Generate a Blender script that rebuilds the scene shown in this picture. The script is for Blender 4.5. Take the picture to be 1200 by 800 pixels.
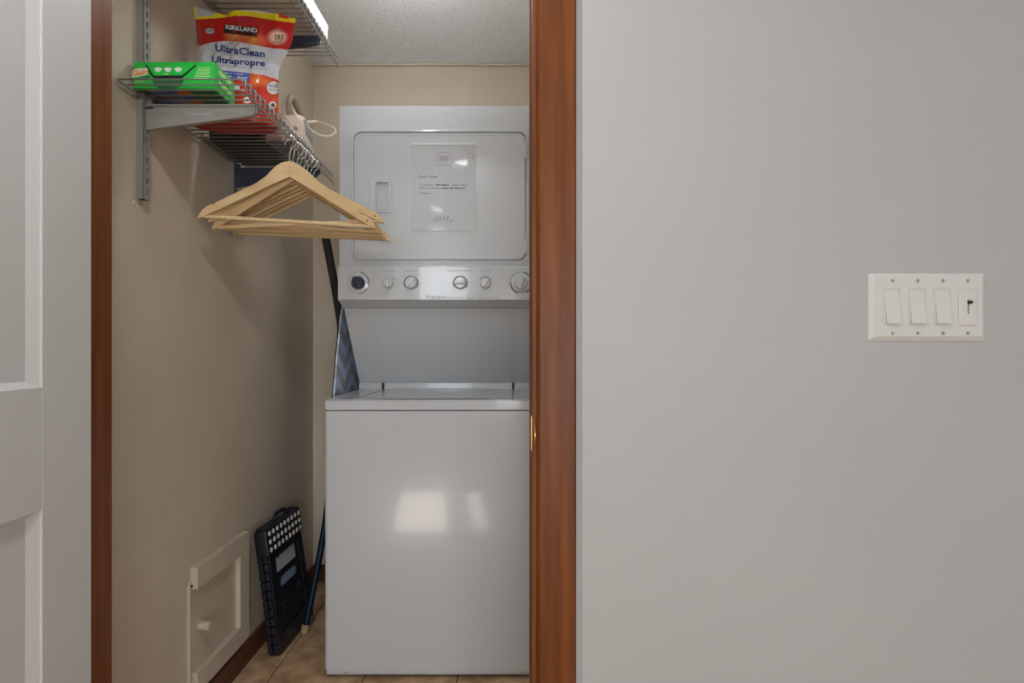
import bpy, bmesh, math, random
from mathutils import Vector, Matrix
random.seed(7)
for o in list(bpy.data.objects):
    bpy.data.objects.remove(o)
S = bpy.context.scene
COL = S.collection
R = math.radians

# ------------------------------------------------------------------ camera, world, lights, exposure
CZ = 1.094                      # camera height
F = 660.0                       # focal length in pixels of a 1200 px wide frame
cam_d = bpy.data.cameras.new('camera')
cam_d.sensor_fit = 'HORIZONTAL'; cam_d.sensor_width = 36.0
cam_d.lens = 36.0 * F / 1200.0
cam_d.clip_start = 0.02
cam = bpy.data.objects.new('camera', cam_d); COL.objects.link(cam)
cam.location = (0, 0, CZ); cam.rotation_euler = (R(90), 0, 0)
S.camera = cam

w = bpy.data.worlds.new('world'); S.world = w
w.use_nodes = True
bg = w.node_tree.nodes['Background']
bg.inputs['Color'].default_value = (0.75, 0.85, 1.0, 1)
bg.inputs['Strength'].default_value = 0.6

def area(name, loc, rot, sx, sy, power, color=(1, 1, 1)):
    l = bpy.data.lights.new(name, 'AREA'); l.shape = 'RECTANGLE'
    l.size = sx; l.size_y = sy; l.energy = power; l.color = color
    o = bpy.data.objects.new(name, l); COL.objects.link(o)
    o.location = loc; o.rotation_euler = rot
    return o
CEIL = 2.364
# daylight and low sun through the high window in the far room wall; light of the ceiling fixtures
area('window_daylight', (-0.86, -3.17, 1.82), (R(90), 0, 0), 0.60, 0.44, 5, (0.86, 0.93, 1.0))
sun_d = bpy.data.lights.new('sun', 'SUN'); sun_d.energy = 15; sun_d.angle = R(0.6); sun_d.color = (1.0, 0.95, 0.88)
sun = bpy.data.objects.new('sun', sun_d); COL.objects.link(sun)
sun.rotation_euler = Vector((0.42, 3.2, -1.82)).to_track_quat('-Z', 'Y').to_euler()
area('window_fill_light', (0.60, -3.14, 0.95), (R(90), 0, 0), 1.6, 1.3, 38, (0.95, 0.98, 1.0))  # added fill lamp before the opaque blind, standing in for window daylight
area('lamp_light_door', (-0.30, 0.40, CEIL - 0.085), (0, 0, 0), 0.20, 0.20, 6.0, (0.98, 0.99, 1.0))
area('lamp_light_room', (-0.69, -1.7, CEIL - 0.085), (0, 0, 0), 0.34, 0.34, 5, (1.0, 0.985, 0.96))
area('lamp_light_side', (1.9, -1.6, CEIL - 0.085), (0, 0, 0), 0.34, 0.34, 2, (1.0, 0.985, 0.96))
bulb_d = bpy.data.lights.new('closet_bulb_light', 'POINT'); bulb_d.energy = 2.9; bulb_d.shadow_soft_size = 0.03; bulb_d.color = (1.0, 0.99, 0.97)
bulb = bpy.data.objects.new('closet_bulb_light', bulb_d); COL.objects.link(bulb); bulb.location = (-0.36, 1.77, 2.265)
vs = S.view_settings
S.display_settings.display_device = 'sRGB'
vs.view_transform = 'Standard'; vs.look = 'None'; vs.gamma = 1.0; vs.use_curve_mapping = False
vs.exposure = 0.60

# ------------------------------------------------------------------ helpers
ORG = {}
class MB:
    def __init__(s): s.bm = bmesh.new()
    def box(s, x0, x1, y0, y1, z0, z1, bev=0.0, seg=2):
        M = Matrix.Translation(((x0+x1)/2, (y0+y1)/2, (z0+z1)/2)) @ Matrix.Diagonal((abs(x1-x0), abs(y1-y0), abs(z1-z0), 1))
        g = bmesh.ops.create_cube(s.bm, size=1.0, matrix=M)
        if bev > 0:
            es = list({e for v in g['verts'] for e in v.link_edges})
            bmesh.ops.bevel(s.bm, geom=es, offset=bev, segments=seg, affect='EDGES', profile=0.5)
        return s
    def poly(s, pts):
        s.bm.faces.new([s.bm.verts.new(p) for p in pts]); return s
    def prism(s, pts, fn, a0, a1, bev=0.0, seg=2):
        """pts: 2D loop; fn(u,v,a) -> 3D; extruded from a0 to a1"""
        A = [s.bm.verts.new(fn(u, v, a0)) for u, v in pts]
        B = [s.bm.verts.new(fn(u, v, a1)) for u, v in pts]
        n = len(pts)
        fa = s.bm.faces.new(A); fb = s.bm.faces.new(B[::-1])
        fs = [fa, fb]
        for i in range(n):
            fs.append(s.bm.faces.new((A[i], B[i], B[(i+1) % n], A[(i+1) % n])))
        if bev > 0:
            es = list(set(fa.edges) | set(fb.edges))
            bmesh.ops.bevel(s.bm, geom=es, offset=bev, segments=seg, affect='EDGES', profile=0.5)
        return s
    def plate(s, outer, holes, fn, a0, a1):
        """flat plate with holes"""
        tmp = bmesh.new()
        for lp in [outer] + holes:
            V = [tmp.verts.new((u, v, 0)) for u, v in lp]
            for i in range(len(V)): tmp.edges.new((V[i], V[(i+1) % len(V)]))
        bmesh.ops.triangle_fill(tmp, use_beauty=True, use_dissolve=False, edges=list(tmp.edges))
        g = bmesh.ops.extrude_face_region(tmp, geom=list(tmp.faces), use_keep_orig=True)
        for e in g['geom']:
            if isinstance(e, bmesh.types.BMVert): e.co.z = 1.0
        mp = {}
        for v in tmp.verts:
            mp[v] = s.bm.verts.new(fn(v.co.x, v.co.y, a1 if v.co.z > .5 else a0))
        for f in tmp.faces:
            try: s.bm.faces.new([mp[v] for v in f.verts])
            except ValueError: pass
        tmp.free()
        return s
    def tube(s, pts, r, n=8, closed=False, cap=True):
        P = [Vector(p) for p in pts]; m = len(P)
        rad = r if isinstance(r, (list, tuple)) else [r]*m
        rings = []; prev = None
        for i in range(m):
            if closed: t = P[(i+1) % m] - P[i-1]
            else: t = P[min(i+1, m-1)] - P[max(i-1, 0)]
            t.normalize()
            if prev is None:
                a = Vector((0, 0, 1)) if abs(t.z) < .9 else Vector((0, 1, 0))
                nx = t.cross(a).normalized()
            else:
                nx = (prev - t*prev.dot(t)).normalized()
            prev = nx; ny = t.cross(nx)
            rings.append([s.bm.verts.new(P[i] + (nx*math.cos(2*math.pi*k/n) + ny*math.sin(2*math.pi*k/n))*rad[i]) for k in range(n)])
        for i in range(m if closed else m-1):
            a, b = rings[i], rings[(i+1) % m]
            for k in range(n): s.bm.faces.new((a[k], a[(k+1) % n], b[(k+1) % n], b[k]))
        if cap and not closed:
            s.bm.faces.new(rings[0][::-1]); s.bm.faces.new(rings[-1])
        return s
    def lathe(s, prof, fn, n=24):
        """prof: list of (r, a); fn(r*cos, r*sin, a) -> 3D"""
        rings = []
        for r, a in prof:
            if r < 1e-6: rings.append([s.bm.verts.new(fn(0, 0, a))])
            else: rings.append([s.bm.verts.new(fn(r*math.cos(2*math.pi*k/n), r*math.sin(2*math.pi*k/n), a)) for k in range(n)])
        for A, B in zip(rings, rings[1:]):
            for k in range(n):
                k2 = (k+1) % n
                if len(A) == 1 and len(B) == 1: continue
                if len(A) == 1: s.bm.faces.new((A[0], B[k], B[k2]))
                elif len(B) == 1: s.bm.faces.new((A[k], A[k2], B[0]))
                else: s.bm.faces.new((A[k], A[k2], B[k2], B[k]))
        return s
    def grid(s, nu, nv, fn, flip=False):
        V = [[s.bm.verts.new(fn(i/nu, j/nv)) for j in range(nv+1)] for i in range(nu+1)]
        for i in range(nu):
            for j in range(nv):
                q = (V[i][j], V[i+1][j], V[i+1][j+1], V[i][j+1])
                s.bm.faces.new(q[::-1] if flip else q)
        return s
    def xf(s, fn):
        for v in s.bm.verts: v.co = fn(v.co)
        return s
    def text(s, txt, size, fn, bold=0.0, shear=0.0, align='LEFT', sx=1.0, space=1.0):
        c = bpy.data.curves.new('t', 'FONT'); c.body = txt; c.size = size; c.resolution_u = 2
        c.offset = bold*size; c.shear = shear; c.align_x = align; c.space_character = space
        o = bpy.data.objects.new('t', c); COL.objects.link(o)
        dg = bpy.context.evaluated_depsgraph_get(); dg.update()
        me = o.evaluated_get(dg).to_mesh()
        vs_ = [s.bm.verts.new(fn(v.co.x*sx, v.co.y)) for v in me.vertices]
        for p in me.polygons:
            try: s.bm.faces.new([vs_[i] for i in p.vertices])
            except ValueError: pass
        o.evaluated_get(dg).to_mesh_clear()
        bpy.data.objects.remove(o); bpy.data.curves.remove(c)
        return s
    def mesh(s, name, normals=True):
        if normals: bmesh.ops.recalc_face_normals(s.bm, faces=s.bm.faces)
        me = bpy.data.meshes.new(name); s.bm.to_mesh(me); s.bm.free()
        return me

def place(me, name, m, parent=None, org=None, smooth=35):
    o = bpy.data.objects.new(name, me); COL.objects.link(o)
    if m and not me.materials: me.materials.append(m)
    if smooth:
        me.polygons.foreach_set('use_smooth', [True]*len(me.polygons))
        me.set_sharp_from_angle(angle=R(smooth))
        if smooth <= 40 and len(me.polygons) < 4000:
            wn = o.modifiers.new('weighted_normal', 'WEIGHTED_NORMAL'); wn.keep_sharp = True; wn.weight = 90
    if parent is not None:
        o.parent = parent; og = ORG[parent.name]
    else:
        og = Vector(org) if org else Vector((0, 0, 0)); o.location = og
    if og.length > 0: me.transform(Matrix.Translation(-og))
    ORG[o.name] = og
    return o
def obj(name, mb, m, parent=None, org=None, smooth=35):
    return place(mb.mesh(name), name, m, parent, org, smooth)
def tag(o, label=None, cat=None, group=None, kind=None):
    if label: o['label'] = label
    if cat: o['category'] = cat
    if group: o['group'] = group
    if kind: o['kind'] = kind
    return o
def thing(name, label, cat, loc, group=None, kind=None):
    o = bpy.data.objects.new(name, None); COL.objects.link(o); o.location = loc
    o.empty_display_size = 0.05
    ORG[o.name] = Vector(loc)
    return tag(o, label, cat, group, kind)
def copy_tree(o, parent=None):
    c = o.copy(); COL.objects.link(c)
    if parent is not None: c.parent = parent
    ORG[c.name] = ORG[o.name]
    for ch in list(o.children): copy_tree(ch, c)
    return c
def rrect(x0, x1, z0, z1, r, n=5):
    pts = []
    for cx, cz, a0 in ((x1-r, z1-r, 0), (x0+r, z1-r, 90), (x0+r, z0+r, 180), (x1-r, z0+r, 270)):
        for k in range(n+1):
            a = R(a0 + 90*k/n); pts.append((cx + r*math.cos(a), cz + r*math.sin(a)))
    return pts
def circ(cx, cz, r, n=16): return [(cx + r*math.cos(2*math.pi*k/n), cz + r*math.sin(2*math.pi*k/n)) for k in range(n)]
XZ = lambda u, v, a: (u, a, v)      # plane facing the camera, a = depth
YZ = lambda u, v, a: (a, u, v)      # plane parallel to the side walls
XY = lambda u, v, a: (u, v, a)

# ------------------------------------------------------------------ materials
def mat(name, col, rough=0.5, metal=0.0, var=0.0, vscale=(8, 8, 8), col2=None, bump=0.0, bscale=200.0, coat=0.0, spec=0.5, detail=4.0, lo=0.35, hi=0.65, bdist=0.002):
    m = bpy.data.materials.new(name); m.use_nodes = True
    nt = m.node_tree; N = nt.nodes; L = nt.links
    b = N['Principled BSDF']
    b.inputs['Base Color'].default_value = (*col, 1); b.inputs['Roughness'].default_value = rough
    b.inputs['Metallic'].default_value = metal; b.inputs['Coat Weight'].default_value = coat
    b.inputs['Specular IOR Level'].default_value = spec
    tc = N.new('ShaderNodeTexCoord')
    if col2 is not None or var > 0:
        mp = N.new('ShaderNodeMapping'); mp.inputs['Scale'].default_value = vscale
        nz = N.new('ShaderNodeTexNoise'); nz.inputs['Scale'].default_value = 1.0; nz.inputs['Detail'].default_value = detail
        L.new(tc.outputs['Object'], mp.inputs['Vector']); L.new(mp.outputs['Vector'], nz.inputs['Vector'])
        rp = N.new('ShaderNodeValToRGB'); rp.color_ramp.elements[0].position = lo; rp.color_ramp.elements[1].position = hi
        c2 = col2 if col2 is not None else tuple(c*(1-var) for c in col)
        rp.color_ramp.elements[0].color = (*c2, 1); rp.color_ramp.elements[1].color = (*col, 1)
        L.new(nz.outputs['Fac'], rp.inputs['Fac']); L.new(rp.outputs['Color'], b.inputs['Base Color'])
    if bump > 0:
        nb = N.new('ShaderNodeTexNoise'); nb.inputs['Scale'].default_value = bscale; nb.inputs['Detail'].default_value = 2
        L.new(tc.outputs['Object'], nb.inputs['Vector'])
        bp = N.new('ShaderNodeBump'); bp.inputs['Strength'].default_value = bump; bp.inputs['Distance'].default_value = bdist
        L.new(nb.outputs['Fac'], bp.inputs['Height']); L.new(bp.outputs['Normal'], b.inputs['Normal'])
    return m
M = {}
M['wall'] = mat('light_grey_wall_paint', (0.455, 0.457, 0.458), 0.55, var=0.03, vscale=(3, 3, 3), bump=0.25, bscale=120)
M['closet'] = mat('taupe_wall_paint', (0.62, 0.54, 0.435), 0.6, var=0.06, vscale=(4, 4, 4), bump=0.2, bscale=150)
M['room_ceil'] = mat('white_ceiling_paint', (0.75, 0.75, 0.74), 0.8)
M['wood'] = mat('stained_wood', (0.235, 0.072, 0.014), 0.42, spec=0.25, col2=(0.105, 0.028, 0.005), vscale=(46, 46, 2.6), bump=0.08, bscale=90, lo=0.3, hi=0.75)
M['base'] = mat('dark_stained_wood', (0.15, 0.055, 0.025), 0.45, col2=(0.09, 0.03, 0.015), vscale=(30, 3, 40))
M['door'] = mat('white_door_paint', (0.57, 0.575, 0.57), 0.42, var=0.02, vscale=(5, 5, 5))
M['hatch'] = mat('cream_hatch_paint', (0.59, 0.52, 0.425), 0.5, var=0.06, vscale=(10, 10, 10))
M['white'] = mat('white_enamel', (0.53, 0.552, 0.575), 0.2, coat=0.3)
M['panelwhite'] = mat('white_panel_plastic', (0.55, 0.57, 0.59), 0.16, coat=0.4)
M['plastic'] = mat('white_switch_plastic', (0.66, 0.66, 0.645), 0.25)
M['grey_print'] = mat('grey_print', (0.16, 0.16, 0.17), 0.6)
M['pale_print'] = mat('pale_grey_print', (0.40, 0.40, 0.41), 0.6)
M['black'] = mat('black_plastic', (0.012, 0.013, 0.016), 0.4)
M['soft_black'] = mat('black_rubber', (0.02, 0.02, 0.022), 0.6)
M['navy_black'] = mat('navy_black_plastic', (0.010, 0.012, 0.019), 0.36)
M['dial'] = mat('dark_blue_knob_plastic', (0.010, 0.016, 0.04), 0.3)
M['screw'] = mat('screw_metal', (0.45, 0.45, 0.44), 0.35, metal=0.8)
M['chrome'] = mat('chrome_wire', (0.75, 0.76, 0.78), 0.18, metal=1.0)
M['wire'] = mat('grey_coated_wire', (0.36, 0.35, 0.335), 0.32, metal=0.5)
M['bracket'] = mat('grey_bracket_metal', (0.30, 0.29, 0.275), 0.45, metal=0.15)
M['shaded_metal'] = mat('shaded_bracket_metal', (0.045, 0.052, 0.085), 0.4, metal=0.1)  # bracket metal with shade and a bluish reflection put into its colour
M['brass'] = mat('brass', (0.62, 0.36, 0.13), 0.28, metal=1.0)
M['hanger'] = mat('pale_pine', (0.74, 0.55, 0.31), 0.42, col2=(0.62, 0.43, 0.21), vscale=(5, 30, 40), lo=0.3, hi=0.7)
M['tile'] = mat('brown_floor_tile', (0.68, 0.46, 0.28), 0.5, col2=(0.36, 0.22, 0.12), vscale=(14, 14, 14), detail=7, bump=0.15, bscale=60)
M['grout'] = mat('brown_grout', (0.12, 0.08, 0.05), 0.8)
M['cream'] = mat('cream_plastic', (0.70, 0.62, 0.50), 0.35)
M['tan'] = mat('tan_plastic', (0.27, 0.23, 0.18), 0.4)
M['greyplastic'] = mat('grey_plastic', (0.33, 0.33, 0.33), 0.4)
M['steel'] = mat('steel', (0.5, 0.5, 0.5), 0.3, metal=1.0)
M['beige_cloth'] = mat('beige_cloth', (0.68, 0.57, 0.45), 0.9, bump=0.3, bscale=300)
M['white_card'] = mat('white_card', (0.85, 0.84, 0.82), 0.6)
M['yellow'] = mat('yellow_plastic', (0.8, 0.5, 0.05), 0.5)
M['green'] = mat('green_carton', (0.02, 0.58, 0.07), 0.4, var=0.15, vscale=(20, 20, 20))
M['lime'] = mat('pale_green_print', (0.42, 0.78, 0.30), 0.5)
M['orange'] = mat('orange_print', (0.95, 0.33, 0.02), 0.5)
M['whiteprint'] = mat('white_print', (0.82, 0.82, 0.80), 0.5)
M['navy_print'] = mat('navy_print', (0.015, 0.035, 0.18), 0.5)
M['black_print'] = mat('black_print', (0.012, 0.012, 0.014), 0.5)
M['red'] = mat('red_plastic', (0.55, 0.02, 0.015), 0.35)
M['blueprint'] = mat('blue_print', (0.02, 0.07, 0.36), 0.45)
M['silver'] = mat('silver_print', (0.62, 0.62, 0.64), 0.35)
M['blue_tube'] = mat('blue_black_tube', (0.006, 0.02, 0.05), 0.22, metal=0.4)
M['tan_rubber'] = mat('tan_rubber', (0.36, 0.24, 0.13), 0.6)
M['label'] = mat('pale_sticker', (0.50, 0.52, 0.58), 0.5)
M['sky_sticker'] = mat('blue_grey_sticker', (0.22, 0.30, 0.42), 0.4)
M['lamp_glass'] = mat('lamp_glass', (0.9, 0.88, 0.82), 0.4)
M['paper'] = mat('paper', (0.53, 0.555, 0.585), 0.5)

def m_ceiling():
    m = bpy.data.materials.new('speckled_ceiling_tile'); m.use_nodes = True
    nt = m.node_tree; N = nt.nodes; L = nt.links; b = N['Principled BSDF']
    b.inputs['Roughness'].default_value = 0.9
    tc = N.new('ShaderNodeTexCoord')
    vo = N.new('ShaderNodeTexVoronoi'); vo.inputs['Scale'].default_value = 80
    nz = N.new('ShaderNodeTexNoise'); nz.inputs['Scale'].default_value = 130; nz.inputs['Detail'].default_value = 3
    L.new(tc.outputs['Object'], vo.inputs['Vector']); L.new(tc.outputs['Object'], nz.inputs['Vector'])
    rp = N.new('ShaderNodeValToRGB'); rp.color_ramp.elements[0].position = 0.10; rp.color_ramp.elements[1].position = 0.24
    rp.color_ramp.elements[0].color = (0.48, 0.48, 0.485, 1); rp.color_ramp.elements[1].color = (1, 1, 1, 1)
    r2 = N.new('ShaderNodeValToRGB'); r2.color_ramp.elements[0].position = 0.3; r2.color_ramp.elements[1].position = 0.7
    r2.color_ramp.elements[0].color = (0.86, 0.90, 0.94, 1); r2.color_ramp.elements[1].color = (0.92, 0.96, 0.99, 1)
    mx = N.new('ShaderNodeMix'); mx.data_type = 'RGBA'; mx.blend_type = 'MULTIPLY'; mx.inputs['Factor'].default_value = 1
    L.new(vo.outputs['Distance'], rp.inputs['Fac']); L.new(nz.outputs['Fac'], r2.inputs['Fac'])
    L.new(rp.outputs['Color'], mx.inputs['A']); L.new(r2.outputs['Color'], mx.inputs['B'])
    L.new(mx.outputs['Result'], b.inputs['Base Color'])
    bp = N.new('ShaderNodeBump'); bp.inputs['Strength'].default_value = 0.5; bp.inputs['Distance'].default_value = 0.003
    L.new(nz.outputs['Fac'], bp.inputs['Height']); L.new(bp.outputs['Normal'], b.inputs['Normal'])
    return m
M['ceil'] = m_ceiling()

def m_chevron():
    m = bpy.data.materials.new('blue_grey_chevron_cloth'); m.use_nodes = True
    nt = m.node_tree; N = nt.nodes; L = nt.links; b = N['Principled BSDF']
    b.inputs['Roughness'].default_value = 0.85
    tc = N.new('ShaderNodeTexCoord'); sp = N.new('ShaderNodeSeparateXYZ'); L.new(tc.outputs['Object'], sp.inputs['Vector'])
    def math_(op, a, bb=None):
        n = N.new('ShaderNodeMath'); n.operation = op
        for i, q in enumerate((a, bb)):
            if q is None: continue
            if isinstance(q, (int, float)): n.inputs[i].default_value = q
            else: L.new(q, n.inputs[i])
        return n.outputs[0]
    tri = math_('PINGPONG', math_('ADD', sp.outputs['Y'], 5.125), 0.095)
    q = math_('FRACT', math_('DIVIDE', math_('SUBTRACT', math_('ADD', sp.outputs['Z'], 5.0), math_('MULTIPLY', tri, 0.75)), 0.088))
    st = math_('GREATER_THAN', q, 0.5)
    mx = N.new('ShaderNodeMix'); mx.data_type = 'RGBA'; L.new(st, mx.inputs['Factor'])
    mx.inputs['A'].default_value = (0.42, 0.44, 0.49, 1); mx.inputs['B'].default_value = (0.60, 0.71, 0.96, 1)
    L.new(mx.outputs['Result'], b.inputs['Base Color'])
    return m
M['chevron'] = m_chevron()

def m_print(name, rough=0.3, coat=0.3):
    m = bpy.data.materials.new(name); m.use_nodes = True
    N = m.node_tree.nodes; b = N['Principled BSDF']; b.inputs['Roughness'].default_value = rough; b.inputs['Coat Weight'].default_value = coat
    a = N.new('ShaderNodeAttribute'); a.attribute_name = 'print'
    m.node_tree.links.new(a.outputs['Color'], b.inputs['Base Color'])
    return m
M['bagfilm'] = m_print('printed_bag_film', 0.22, 0.5)
M['boxprint'] = m_print('printed_carton_underside', 0.5, 0.0)

def m_clear():
    m = bpy.data.materials.new('clear_plastic_sleeve'); m.use_nodes = True
    N = m.node_tree.nodes; L = m.node_tree.links
    out = N['Material Output']; N.remove(N['Principled BSDF'])
    tr = N.new('ShaderNodeBsdfTransparent'); gl = N.new('ShaderNodeBsdfGlossy'); gl.inputs['Roughness'].default_value = 0.08
    fr = N.new('ShaderNodeFresnel'); fr.inputs['IOR'].default_value = 1.45
    mx = N.new('ShaderNodeMixShader')
    L.new(fr.outputs[0], mx.inputs[0]); L.new(tr.outputs[0], mx.inputs[1]); L.new(gl.outputs[0], mx.inputs[2]); L.new(mx.outputs[0], out.inputs['Surface'])
    return m
M['clear'] = m_clear()

# ------------------------------------------------------------------ the setting
WY = 1.05            # room face of the wall with the doorway
WB = 1.128           # its closet face
LX = -0.91           # closet left wall
BY = 2.578           # closet back wall
RX = 0.17            # closet right wall
OPZ = 2.04
def struct(name, mb, m, label, cat, smooth=None):
    return tag(obj(name, mb, m, smooth=smooth), label, cat, kind='structure')
mb = MB()
mb.box(-2.25, -0.82, WY, WB, 0, CEIL).box(0.0575, 3.05, WY, WB, 0, CEIL).box(-0.82, 0.0575, WY, WB, OPZ + 0.02, CEIL)
wf = struct('wall_front', mb, M['wall'], 'light grey painted wall around the closet doorway', 'wall')
obj('caulk_bead', MB().prism([(0.117, WY-0.001), (0.117, WY-0.009), (0.1225, WY-0.007), (0.129, WY-0.002), (0.1315, WY+0.0005)], XY, 0, OPZ), M['wall'], wf)
struct('wall_left', MB().box(LX-0.08, LX, WB, BY+0.08, 0, CEIL), M['closet'], 'taupe painted side wall of the closet carrying the shelves', 'wall')
wl = bpy.data.objects['wall_left']
for (px, py, r) in ((157, 237, 0.004), (160, 241, 0.0025), (313, 388, 0.003)):
    D_ = -LX*F/(600-px); zz = CZ + (400-py)*D_/F
    obj('filler_spot', MB().lathe([(r, 0.0), (r*0.8, 0.0006), (0, 0.0008)], lambda u, v, a: (LX+a, D_+u, zz+v*1.3), 10), M['white_card'], wl)
struct('wall_back', MB().box(LX, RX, BY, BY+0.08, 0, CEIL), M['closet'], 'taupe painted closet wall behind the stacked washer and dryer', 'wall')
struct('wall_right', MB().box(RX, RX+0.08, WB, BY+0.08, 0, CEIL), M['closet'], 'taupe closet side wall beside the dryer hinges', 'wall')
struct('ceiling', MB().box(LX-0.08, RX+0.08, WB, BY+0.08, CEIL, CEIL+0.05), M['ceil'], 'grey speckled textured closet ceiling', 'ceiling')
# bead where back wall meets ceiling
struct('trim_4', MB().box(LX, RX, BY-0.012, BY, CEIL-0.012, CEIL, 0.003), M['closet'], 'thin taupe bead under the closet ceiling along the back wall', 'trim', 35)
# room behind the camera
struct('wall_room_left', MB().box(-2.33, -2.25, -3.2, WB, 0, CEIL), M['wall'], 'light grey room wall behind the open white door', 'wall')
struct('wall_room_right', MB().box(3.05, 3.13, -3.2, WB, 0, CEIL), M['wall'], 'light grey room side wall far past the switches', 'wall')
mb = MB()
for x0, x1, z0, z1 in ((-2.33, -1.20, 0, CEIL), (-1.20, -0.52, 0, 1.54), (-1.20, -0.52, 2.10, CEIL), (-0.52, -0.25, 0, CEIL), (-0.25, 1.45, 0, 0.25), (-0.25, 1.45, 1.65, CEIL), (1.45, 3.13, 0, CEIL)):
    mb.box(x0, x1, -3.28, -3.2, z0 - (0.03 if z0 == 0 else 0), z1)
struct('wall_room_back', mb, M['wall'], 'light grey room wall with a small high window', 'wall')
wr = thing('window_1', 'small high white window in the room wall opposite the closet', 'window', (-0.86, -3.24, 1.54), kind='structure')
obj('window_frame', MB().plate([(-1.20, 1.54), (-0.52, 1.54), (-0.52, 2.10), (-1.20, 2.10)], [[(-1.17, 1.56), (-0.85, 1.56), (-0.85, 2.085), (-1.17, 2.085)], [(-0.70, 1.58), (-0.60, 1.58), (-0.60, 2.06), (-0.70, 2.06)]], XZ, -3.27, -3.21), M['door'], wr, smooth=None)
obj('pane', MB().box(-1.17, -0.85, -3.25, -3.246, 1.56, 2.085), M['clear'], wr, smooth=None)
obj('pane', MB().box(-0.70, -0.60, -3.25, -3.246, 1.58, 2.06), M['clear'], wr, smooth=None)
w2 = thing('window_2', 'wide unseen white window with an added sun-blocking blind in the room wall opposite the switches', 'window', (0.60, -3.24, 0.25), kind='structure')
obj('window_frame', MB().plate([(-0.25, 0.25), (1.45, 0.25), (1.45, 1.65), (-0.25, 1.65)], [[(-0.21, 0.29), (1.41, 0.29), (1.41, 1.61), (-0.21, 1.61)]], XZ, -3.27, -3.21), M['door'], w2, smooth=None)
obj('sun_block_blind', MB().box(-0.23, 1.43, -3.225, -3.222, 0.27, 1.63), M['white_card'], w2, smooth=None)  # unseen opaque blind, added to keep the sun out of this window
struct('ceiling_room', MB().box(-2.33, 3.13, -3.28, WB, CEIL, CEIL+0.05), M['room_ceil'], 'flat white ceiling of the room outside the closet', 'ceiling')
# floor with tiles
fl = struct('floor', MB().box(-2.33, 3.13, -3.28, BY+0.08, -0.05, -0.003), M['grout'], 'brown tiled floor running into the closet', 'floor')
T = 0.305
def tile_mesh():
    b = MB().box(-T/2+0.002, T/2-0.002, -T/2+0.002, T/2-0.002, -0.008, 0.0, 0.0015, 1)
    return b.mesh('tile')
tm = tile_mesh(); tm.materials.append(M['tile'])
jx, jy = -0.787, 2.0
for i in range(-5, 13):
    for j in range(-17, 3):
        cx, cy = jx + (i+0.5)*T, jy + (j+0.5)*T
        if cy > WB-0.1:
            if not (LX-0.16 < cx < RX+0.16 and cy < BY + 0.16): continue
        elif not (-2.3 < cx < 3.1 and cy > -3.2): continue
        o = bpy.data.objects.new('tile', tm); COL.objects.link(o); o.parent = fl; o.location = (cx, cy, 0)
# baseboards
struct('baseboard_left', MB().box(LX, LX+0.013, WB, BY, 0, 0.075, 0.003), M['base'], 'dark stained wood baseboard under the little hatch on the closet side wall', 'baseboard', 35)
struct('baseboard_back', MB().box(LX+0.013, RX, BY-0.013, BY, 0, 0.075, 0.003), M['base'], 'dark stained wood baseboard behind the washer', 'baseboard', 35)
# door jambs and casings
def casing_profile(x0, x1, y0, y1):
    s = 1 if x1 > x0 else -1
    return [(x0, y1), (x0, y0+0.008), (x0+s*0.002, y0+0.003), (x0+s*0.006, y0), (x1-s*0.004, y0+0.001), (x1-s*0.001, y0+0.004), (x1, y0+0.008), (x1, y1)]
tr = thing('trim_1', 'brown stained wood door casing and jamb beside the light switches', 'trim', (0.06, WY, 0), kind='structure')
obj('jamb', MB().box(0.0375, 0.0575, WY, WB, 0, OPZ, 0.002), M['wood'], tr)
obj('stop', MB().prism([(0.0372, WB-0.03), (0.0345, WB-0.028), (0.0345, WB-0.002), (0.0372, WB)], XY, 0, OPZ), M['wood'], tr)
obj('casing', MB().prism(casing_profile(0.046, 0.1185, WY-0.018, WY), XY, 0, OPZ+0.075), M['wood'], tr)
st = obj('strike_plate', MB().box(0.0362, 0.0378, WY+0.006, WY+0.034, CZ-0.205, CZ-0.14), M['brass'], tr)
tag(st, 'curved brass strike plate lip')
obj('strike_lip', MB().tube([(0.0385 + 0.0035*math.sin(math.pi*k/10), WY+0.004 - 0.024*math.sin(math.pi*k/10)**0.7, CZ - 0.141 - 0.063*k/10) for k in range(11)], 0.0016, 6), M['brass'], st)
tr = thing('trim_2', 'brown stained wood door jamb beside the white panel door', 'trim', (-0.81, WY, 0), kind='structure')
obj('jamb', MB().box(-0.82, -0.80, WY, WB, 0, OPZ, 0.003), M['wood'], tr)
obj('casing', MB().prism(casing_profile(-0.83, -0.9, WY-0.016, WY), XY, 0, OPZ+0.075), M['wood'], tr)
tr = thing('trim_3', 'brown stained wood head casing over the closet doorway', 'trim', (-0.38, WY, OPZ), kind='structure')
obj('jamb', MB().box(-0.80, 0.0375, WY, WB, OPZ, OPZ+0.02, 0.002), M['wood'], tr)
obj('casing', MB().box(-0.83, 0.046, WY-0.018, WY, OPZ+0.004, OPZ+0.075, 0.003), M['wood'], tr)
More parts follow.
